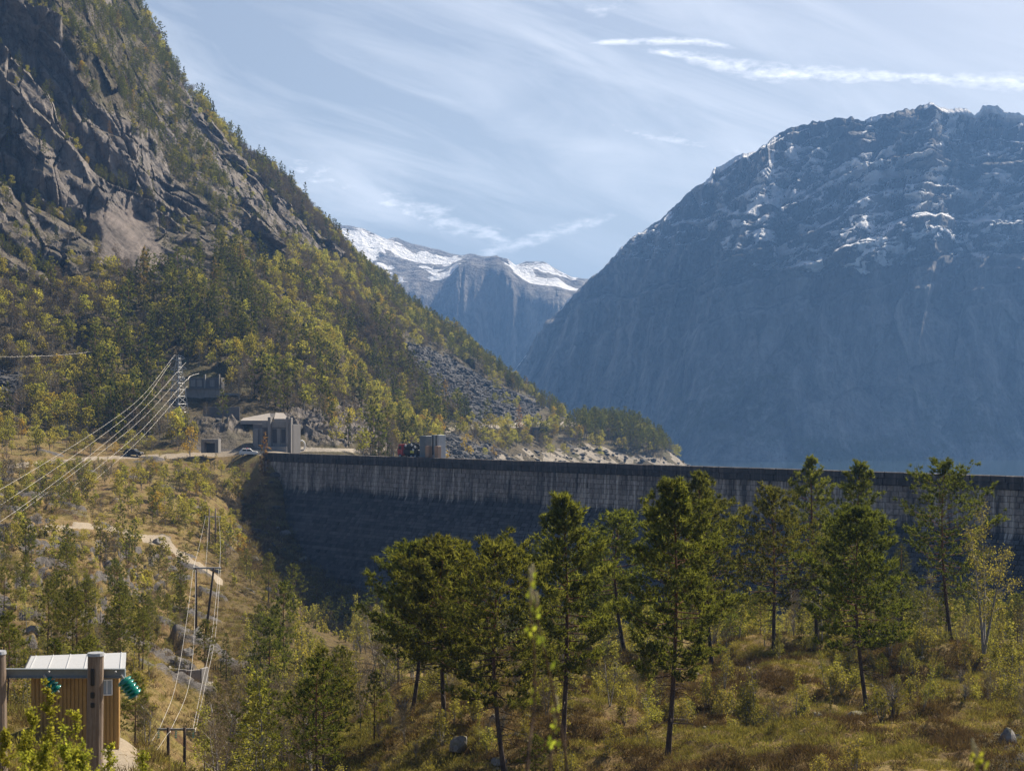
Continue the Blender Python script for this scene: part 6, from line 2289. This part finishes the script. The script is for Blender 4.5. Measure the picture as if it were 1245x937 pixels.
for i in range(NG):
    z, nz_ = height_of(terrain, x_[i], dd[i])
    if z is None or ya_[i] or abs(math.hypot(x_[i] - hc.x, dd[i] - hc.y)) < 2.9:
        continue
    items.append((int(RNG.choice([0, 1, 4, 5, 2])), x_[i], dd[i], z, RNG.uniform(.5, 1.1), RNG.uniform(0, 6.28)))
scatter_stuff('grass', items, G_, 'grass')
# ------------------------------------------------------------------ boulders
def rock_mat(name, a, b, moss=True):
    m, t = material(name)
    p = t.pos()
    n1, n2 = t.noise(p, 1.6, 6, 0.7), t.noise(p, 9, 4, 0.7)
    c = t.mix(t.ramp(n1, 0.3, 0.7), a, b)
    c = t.mix(t.ramp(n2, 0.56, 0.7), c, (0.06, 0.06, 0.055))
    nz = t.sep(t.new('ShaderNodeNewGeometry').outputs['Normal'])[2]
    if moss:
        c = t.mix(t.math('MULTIPLY', t.ramp(t.math('ADD', nz, t.math('MULTIPLY', n1, 0.8)), 1.0, 1.3), .8), c, (0.13, 0.115, 0.035))
    t.surface(c, 0.92, t.bump(t.math('ADD', n1, t.math('MULTIPLY', n2, .3)), 0.8, 0.15), spec=0.2)
    return m


M_ROCK = rock_mat('granite_boulder', (0.13, 0.125, 0.125), (0.34, 0.325, 0.31))
M_TAL = rock_mat('talus_rock', (0.035, 0.035, 0.037), (0.15, 0.147, 0.145), False)


def make_rock(seed, sub=2, cuts=13, rough=.06):
    """angular block: a sphere cut by random planes"""
    import bmesh
    rg_ = np.random.default_rng(seed)
    bm = bmesh.new()
    bmesh.ops.create_icosphere(bm, subdivisions=sub, radius=1.0)
    V = np.array([v.co for v in bm.verts])
    Fc = np.array([[v.index for v in f.verts] for f in bm.faces])
    bm.free()
    for _ in range(cuts):
        n_ = rg_.normal(size=3); n_ /= np.linalg.norm(n_)
        o_ = rg_.uniform(.36, .78)
        dd_ = V @ n_ - o_
        V = V - np.clip(dd_, 0, None)[:, None] * n_
    V = V * [1, rg_.uniform(.65, .95), rg_.uniform(.5, .8)]
    V += (rg_.random(V.shape) - .5) * rough
    return V, Fc


ROCKS = [make_rock(600 + i, 3 if i < 4 else 2) for i in range(8)]
ROCK_ME = [np_mesh('boulder', V, Fc, M_ROCK, False) for V, Fc in ROCKS]
TAL_ME = []
for i in range(6):
    V, Fc = make_rock(620 + i, 1, 8, .1)
    TAL_ME.append(np_mesh('boulder', V, Fc, M_TAL, False))


def boulder(me, x, y, z, s, lab, grp, rot=None, sq=(1, 1, 1)):
    o_ = link_obj('boulder', me, None, (x, y, z))
    o_.rotation_euler = rot or (rg.uniform(-.3, .3), rg.uniform(-.3, .3), rg.uniform(0, 6.28))
    o_.scale = (s * sq[0], s * sq[1], s * sq[2])
    return tag(o_, lab, 'boulder', grp)


for px, py__, d_, wpx, lab, mi in [
        (560, 884, 77, 34, 'pale rounded boulder on the moss right of the broad yellow-green pine', 0), (646, 884, 76, 26, 'grey boulder just behind the thick stem of the wide spreading pine', 1),
        (606, 907, 72.5, 24, 'low grey boulder left of the wide spreading pine foot', 2), (500, 925, 69, 18, 'small rock in the moss near the bottom edge at the knoll left', 3),
        (740, 797, 107, 22, 'flat pale rock at the knoll back between the conical pines', 4), (898, 930, 66, 26, 'pale boulder at the bottom edge right of the tallest pine', 5),
        (938, 935, 65, 18, 'half sunk grey rock at the bottom edge beside a pale boulder', 1), (773, 921, 69, 24, 'dark mossy boulder left of the tallest pine foot', 2),
        (1236, 886, 67, 30, 'dark boulder at the right edge, upper of the rock pile', 3), (1212, 905, 65, 36, 'broad boulder in the rock pile at the right bottom corner', 0), (1240, 915, 63, 40, 'large dark boulder lowest in the right bottom corner', 4),
        (1190, 918, 64, 22, 'small pale boulder left of the right corner rock pile', 6), (1225, 935, 62, 38, 'boulder cut by the bottom edge in the right corner', 7),
        (1110, 868, 80, 26, 'flat rock among roots right of the broad dark pine', 5), (1040, 872, 80, 36, 'dark overhung rock at the foot of the broad dark pine', 2),
        (118, 727, 163, 20, 'dark upright boulder on the left terrace', 0), (38, 660, 218, 20, 'big pale boulder on the left slope near the wires', 1), (40, 789, 135, 26, 'angular dark boulder above the yellow hut roof', 3),
        (8, 760, 150, 26, 'pale boulder at the left edge on the terrace', 4), (100, 770, 140, 16, 'low boulder on the bracken right of the angular dark one', 5), (155, 735, 165, 14, 'small boulder on the terrace edge', 6),
        (190, 640, 268, 14, 'boulder above the bend of the footpath', 0), (262, 665, 266, 18, 'pale boulder beside the distant pole frame foot', 1), (240, 782, 160, 22, 'pale rock below the slanting pole', 7),
        (218, 745, 200, 26, 'broad pale rock left of the slanting pole', 2), (235, 905, 92, 26, 'pale flat rock beside the low pole frame', 4), (262, 900, 95, 22, 'flat rock right of the low pole frame', 5), (222, 784, 156, 24, 'stepped rock just above the ruined wall', 3)]:
    x = (px - CX) / F * d_
    z, _ = height_of(terrain, x, d_)
    s = wpx / 2 / F * d_ * 1.15
    boulder(ROCK_ME[mi], x, d_, z + s * .18, s, lab, None)

for k in range(60):
    px1, d1 = RNG.uniform(470, 1240), RNG.uniform(64, 108)
    s1 = RNG.uniform(.14, .22) / RNG.uniform(.3, 1)
    x1 = (px1 - CX) / F * d1; z1 = height_of(terrain, x1, d1)[0]
    boulder(ROCK_ME[4 + k % 4], x1, d1, z1 + s1 * .1, s1, 'small grey rock in the moss of the knoll, nearest the ' + landmark(px1, HZ - F * z1 / d1, 'knoll'), 'small rocks in the moss')

# rock slides: the blocks that show largest one by one, the rest as one mass
cand = []
NT_ = 26000
px = RNG.uniform(-110, 850, NT_); dd = np.sqrt(RNG.uniform(380 ** 2, 900 ** 2, NT_))
bz = base_z(px, dd); x_ = (px - CX) / F * dd
mk, pyv = masks(px, bz, dd, x_)
for i in np.nonzero((mk['talus'] > .5) | ((mk['bare'] > .5) & (RNG.random(NT_) < .3)) | ((mk['cut'] > .5) & (RNG.random(NT_) < .25)))[0]:
    if any(abs(px[i] - c[0]) < c[2] and abs(pyv[i] - c[1]) < c[3] for c in CLEAR) or mk['road'][i]:
        continue
    z, nz_ = height_of(slope, x_[i], dd[i])
    if z is None:
        continue
    s = min(3.4, RNG.uniform(.55, .9) / RNG.uniform(.25, 1) ** .9)
    cand.append((s / dd[i] * (1 if mk['talus'][i] else .5), x_[i], dd[i], z, s, pyv[i] > 520, px[i] < 60))
# fill the slides densely with more blocks
for poly, n_ in ((TALUS, 3400), (TALUS2, 700), (TALUS3, 350)):
    xs, ys = [q[0] for q in poly], [q[1] for q in poly]
    k = 0
    ii = np.nonzero(mk['talus'] > .5)[0]
    ii = ii[inpoly(px[ii], pyv[ii], poly)]
    if not len(ii):
        continue
    for q in range(n_):
        i = ii[RNG.integers(len(ii))]
        x1, y1 = x_[i] + RNG.normal(0, 5), dd[i] + RNG.normal(0, 8)
        z, nz_ = height_of(slope, x1, y1)
        if z is None or y1 < 395:
            continue
        pq, yq = CX + F * x1 / y1, HZ - F * z / y1
        if not inpoly(np.array([pq]), np.array([yq]), poly)[0]:
            continue
        s = min(3.0, RNG.uniform(.5, .85) / RNG.uniform(.25, 1) ** .9)
        cand.append((s / y1, x1, y1, z, s, poly is TALUS2, poly is TALUS3))
cand.sort(key=lambda q: -q[0])
for k, (ap, x, y, z, s, shore, left_) in enumerate(cand[:210]):
    lab = 'grey block in the loose rock below the road on the reservoir shore' if shore else 'dark block in the small rock slide at the far left' if left_ else 'angular dark block ' + ('at the top of' if x / y * F + CX < 535 else 'in the middle of' if x / y * F + CX < 600 else 'at the foot of') + ' the big rock slide on the slope'
    boulder(TAL_ME[k % 6], x, y, z + s * .2, s, lab, lab.replace('block', 'blocks'), None, (1.15, .9, .75))
ABR = []
for k in range(420):
    px1, d1 = RNG.uniform(295, 455), RNG.uniform(230, 348)
    y1 = HZ - F * float(base_z(px1, d1)) / d1
    if inpoly(np.array([px1]), np.array([y1]), ABUT)[0]:
        x1 = (px1 - CX) / F * d1; z1 = height_of(terrain, x1, d1)[0]
        s1 = RNG.uniform(.35, .5) / RNG.uniform(.25, 1)
        if len(ABR) < 14 and s1 > .9:
            boulder(ROCK_ME[len(ABR) % 8], x1, d1, z1 + s1 * .1, s1, 'grey rock on the shaded bank beside the left end of the dam', 'rocks on the shaded bank')
            ABR.append(0)
        else:
            cand.append((0, x1, d1, z1, s1, False, False))
items = [(k % 6, x, y, z + s * .15, s, RNG.uniform(0, 6.28)) for k, (ap, x, y, z, s, a, b) in enumerate(cand[210:])]
scatter_stuff('rock_debris', items, TAL_ME, 'rocks')
print('TALUS', len(cand))

# ------------------------------------------------------------------ nearest growth: leafy birch saplings round the near pole frame
def sapling(seed, base, H, lean, n, lab, leafmat, ll, R=.5, bare=.15, tr=.014, grp=None):
    rg_, rn = random.Random(seed), np.random.default_rng(seed)
    mb = MB(); TC = []
    ax = lambda f: Vector((lean[0] * f ** 1.4 * H + .03 * math.sin(f * 7 + seed), lean[1] * f ** 1.4 * H + .03 * math.cos(f * 6 + seed), f * H))
    mb.tube([ax(k / 8) for k in range(9)], [tr * (1 - k / 8.6) + .002 for k in range(9)], 6, cap=False)
    for i in range(int(12 * H)):
        f = bare + (1 - bare) * rg_.random()
        a2 = rg_.uniform(0, 6.28); L = R * rg_.uniform(.45, 1.1) * (1.15 - f)
        dv = Vector((math.cos(a2), math.sin(a2), rg_.uniform(.6, 1.6))).normalized()
        p0 = ax(f); p1 = p0 + dv * L
        mb.tube([p0, p0.lerp(p1, .5) + Vector((0, 0, -.02)), p1], [.006, .004, .002], 4, cap=False)
        for q in range(7):
            TC.append(p0.lerp(p1, rg_.uniform(.2, 1.05)))
    for q in range(30):
        TC.append(ax(rg_.uniform(.5, 1.0)))
    TC = np.array(TC)
    k = rn.integers(0, len(TC), n)
    C = TC[k] + rn.normal(size=(n, 3)) * .025
    Dd = unit(rn.normal(size=(n, 3)) + [0, 0, .5])
    lv, lf = diamonds(C, Dd, ll * rn.uniform(.6, 1.25, n), ll * .75 * rn.uniform(.7, 1.2, n), rn)
    wv, wf = tris_of(mb)
    o_ = empty('birch_sapling', base)
    me = np_mesh('stem', wv, wf, M_TWIGBARK, True); link_obj('stem', me, o_)
    me = np_mesh('leaves', lv, lf, leafmat, False, {'tone': ('FACE', np.tile(np.clip(rn.normal(.5, .3, n), 0, 1), 2))}); link_obj('foliage', me, o_)
    return tag(o_, lab, 'sapling', grp)


M_SAPL = leaf_material('sapling_leaves', (0.16, 0.17, 0.025), (0.36, 0.34, 0.05), .5, .15)
M_TWIGBARK = bark('twig_bark', (0.05, 0.033, 0.025), (0.16, 0.11, 0.08))
rs = random.Random(9)
SAP = [(60, 826, 24, 'tallest leafy birch sapling at the lower left, its tip in front of the hut wall'), (38, 868, 23, 'leafy birch sapling left of the tallest one, in front of the hut'), (92, 862, 25, 'leafy birch sapling just left of the near pole'), (12, 880, 22, 'bushy birch sapling at the left edge'),
       (28, 890, 24.5, 'small birch sapling between the left edge and the hut'), (75, 885, 22.5, 'small birch sapling with dense yellow leaves before the hut'), (132, 895, 25.5, 'low birch sapling right of the near pole'), (105, 900, 22, 'low birch sapling at the foot of the near pole'),
       (0, 905, 21, 'low dense sapling in the bottom left corner'), (52, 905, 21, 'low dense sapling at the bottom edge left of the near pole'), (88, 915, 21, 'leafy low sapling at the bottom edge before the near pole'), (170, 915, 26, 'sparse sapling right of the hut corner'), (30, 915, 20.5, 'yellow leafy sapling at the bottom edge near the left corner')]
for i, (px_, top, d_, lab) in enumerate(SAP):
    x = (px_ - CX) / F * d_
    z, _ = height_of(terrain, x, d_)
    H = (HZ - top) / F * d_ - z
    lx_ = rs.uniform(-.06, .06)
    sapling(700 + i, (x - lx_ * H, d_, z - .05), H, (lx_, rs.uniform(-.05, .05)), int(1100 * max(1, H * .45)), lab, M_SAPL, .052, .80, .1 if H < 3 else .3)
# twigs with catkins right before the viewer, out of focus
def shoot(seed, pts, d_, lab, leaves):
    rg_, rn = random.Random(seed), np.random.default_rng(seed)
    P_ = [at(p[0], p[1], d_ + rg_.uniform(-.1, .1)) for p in pts]
    g = Vector((P_[0].x, P_[0].y, height_of(terrain, P_[0].x, P_[0].y)[0] - .05))
    o_ = empty('birch_shoot', g)
    full = [g] + P_
    mb = MB(); cur = catmull(full, 6)
    mb.tube([p - g for p in cur], [.006 * (1 - k / len(cur)) + .0018 for k in range(len(cur))], 6); mb.build('stem', M_TWIGBARK, o_, smooth=True)
    C, Dd = [], []
    for k in range(leaves):
        f = rg_.uniform(.45, 1)
        p = cur[min(len(cur) - 1, int(f * len(cur)))] - g
        C.append(p); Dd.append(Vector((rg_.uniform(-1, 1), rg_.uniform(-1, 1), rg_.uniform(.6, 1.4))).normalized())
    C = np.array(C) + rn.normal(size=(leaves, 3)) * .008
    lv, lf = diamonds(C, np.array(Dd), .032 * rn.uniform(.6, 1.3, leaves), .017 * rn.uniform(.8, 1.3, leaves), rn)
    me = np_mesh('leaves', lv, lf, M_FRESH, False, {'tone': ('FACE', np.tile(np.clip(rn.normal(.4, .3, leaves), 0, 1), 2))}); link_obj('foliage', me, o_)
    for k in (-1, -4):
        if k == -1 or len(cur) > 14:
            c = cur[k] - g
            mb = MB(); mb.tube([c, c + Vector((.004, 0, .025)), c + Vector((.002, 0, .055)), c + Vector((0, 0, .07))], [.003, .007, .006, .002], 8); mb.build('catkin', M_STRAWBUD, o_, smooth=True)
    return tag(o_, lab, 'twig')


M_STRAWBUD = paint('catkin', (.42, .36, .2), .8)
shoot(1, [(640, 960), (648, 870), (650, 800), (646, 760), (644, 712)], 5.6, 'blurred budding shoot standing close to the viewer, left one of a pair', 15)
shoot(2, [(690, 960), (676, 860), (664, 800), (656, 770), (647, 706)], 5.9, 'blurred budding shoot close to the viewer, right one of a pair', 15)
shoot(3, [(668, 960), (672, 900), (676, 865)], 6.2, 'short blurred leafy shoot at the bottom edge between the pair', 20)
shoot(4, [(1196, 960), (1190, 935), (1182, 918)], 6.0, 'single bright yellow-green leafy tip at the bottom right edge', 22)

# fallen dead limbs on the knoll
for i, (a, b, d_, lab) in enumerate([((632, 925), (645, 914), 71, 'short pale dead branch on the ground right of the spreading pine foot'), ((1095, 868), (1150, 878), 79, 'grey fallen branch lying among the roots right of the broad dark pine'), ((575, 838), (617, 868), 74, 'long dead limb leaning down to the left of the spreading pine')]):
    A_, B_ = at(a[0], a[1], d_), at(b[0], b[1], d_)
    for q in (A_, B_):
        zt = height_of(terrain, q.x, q.y)[0]
        if i < 2:
            q.z = zt + .05
    mb = MB(); mid = (A_ + B_) / 2 + Vector((.05, .1, .12)); mb.tube([A_, mid, B_], [.05, .04, .015], 6); mb.tube([mid, mid + (B_ - A_) * .25 + Vector((0, .2, .3))], [.025, .008], 5)
    tag(mb.build('fallen_branch', M_DBARK, smooth=True), lab, 'branch')
# ------------------------------------------------------------------ air: one closed box of thin haze over the whole valley
m = bpy.data.materials.new('haze')
m.use_nodes = True
t = NT(m.node_tree)
pv = t.new('ShaderNodeVolumePrincipled')
pv.inputs['Color'].default_value = (0.23, 0.48, 1.0, 1)
pv.inputs['Density'].default_value = 0.000125
pv.inputs['Anisotropy'].default_value = 0.2
o = t.new('ShaderNodeOutputMaterial')
t.link(pv.outputs[0], o.inputs['Volume'])
mb = MB()
mb.box((0, 2400, 275), (19000, 14000, 700))
tag(mb.build('haze', m), kind='stuff')
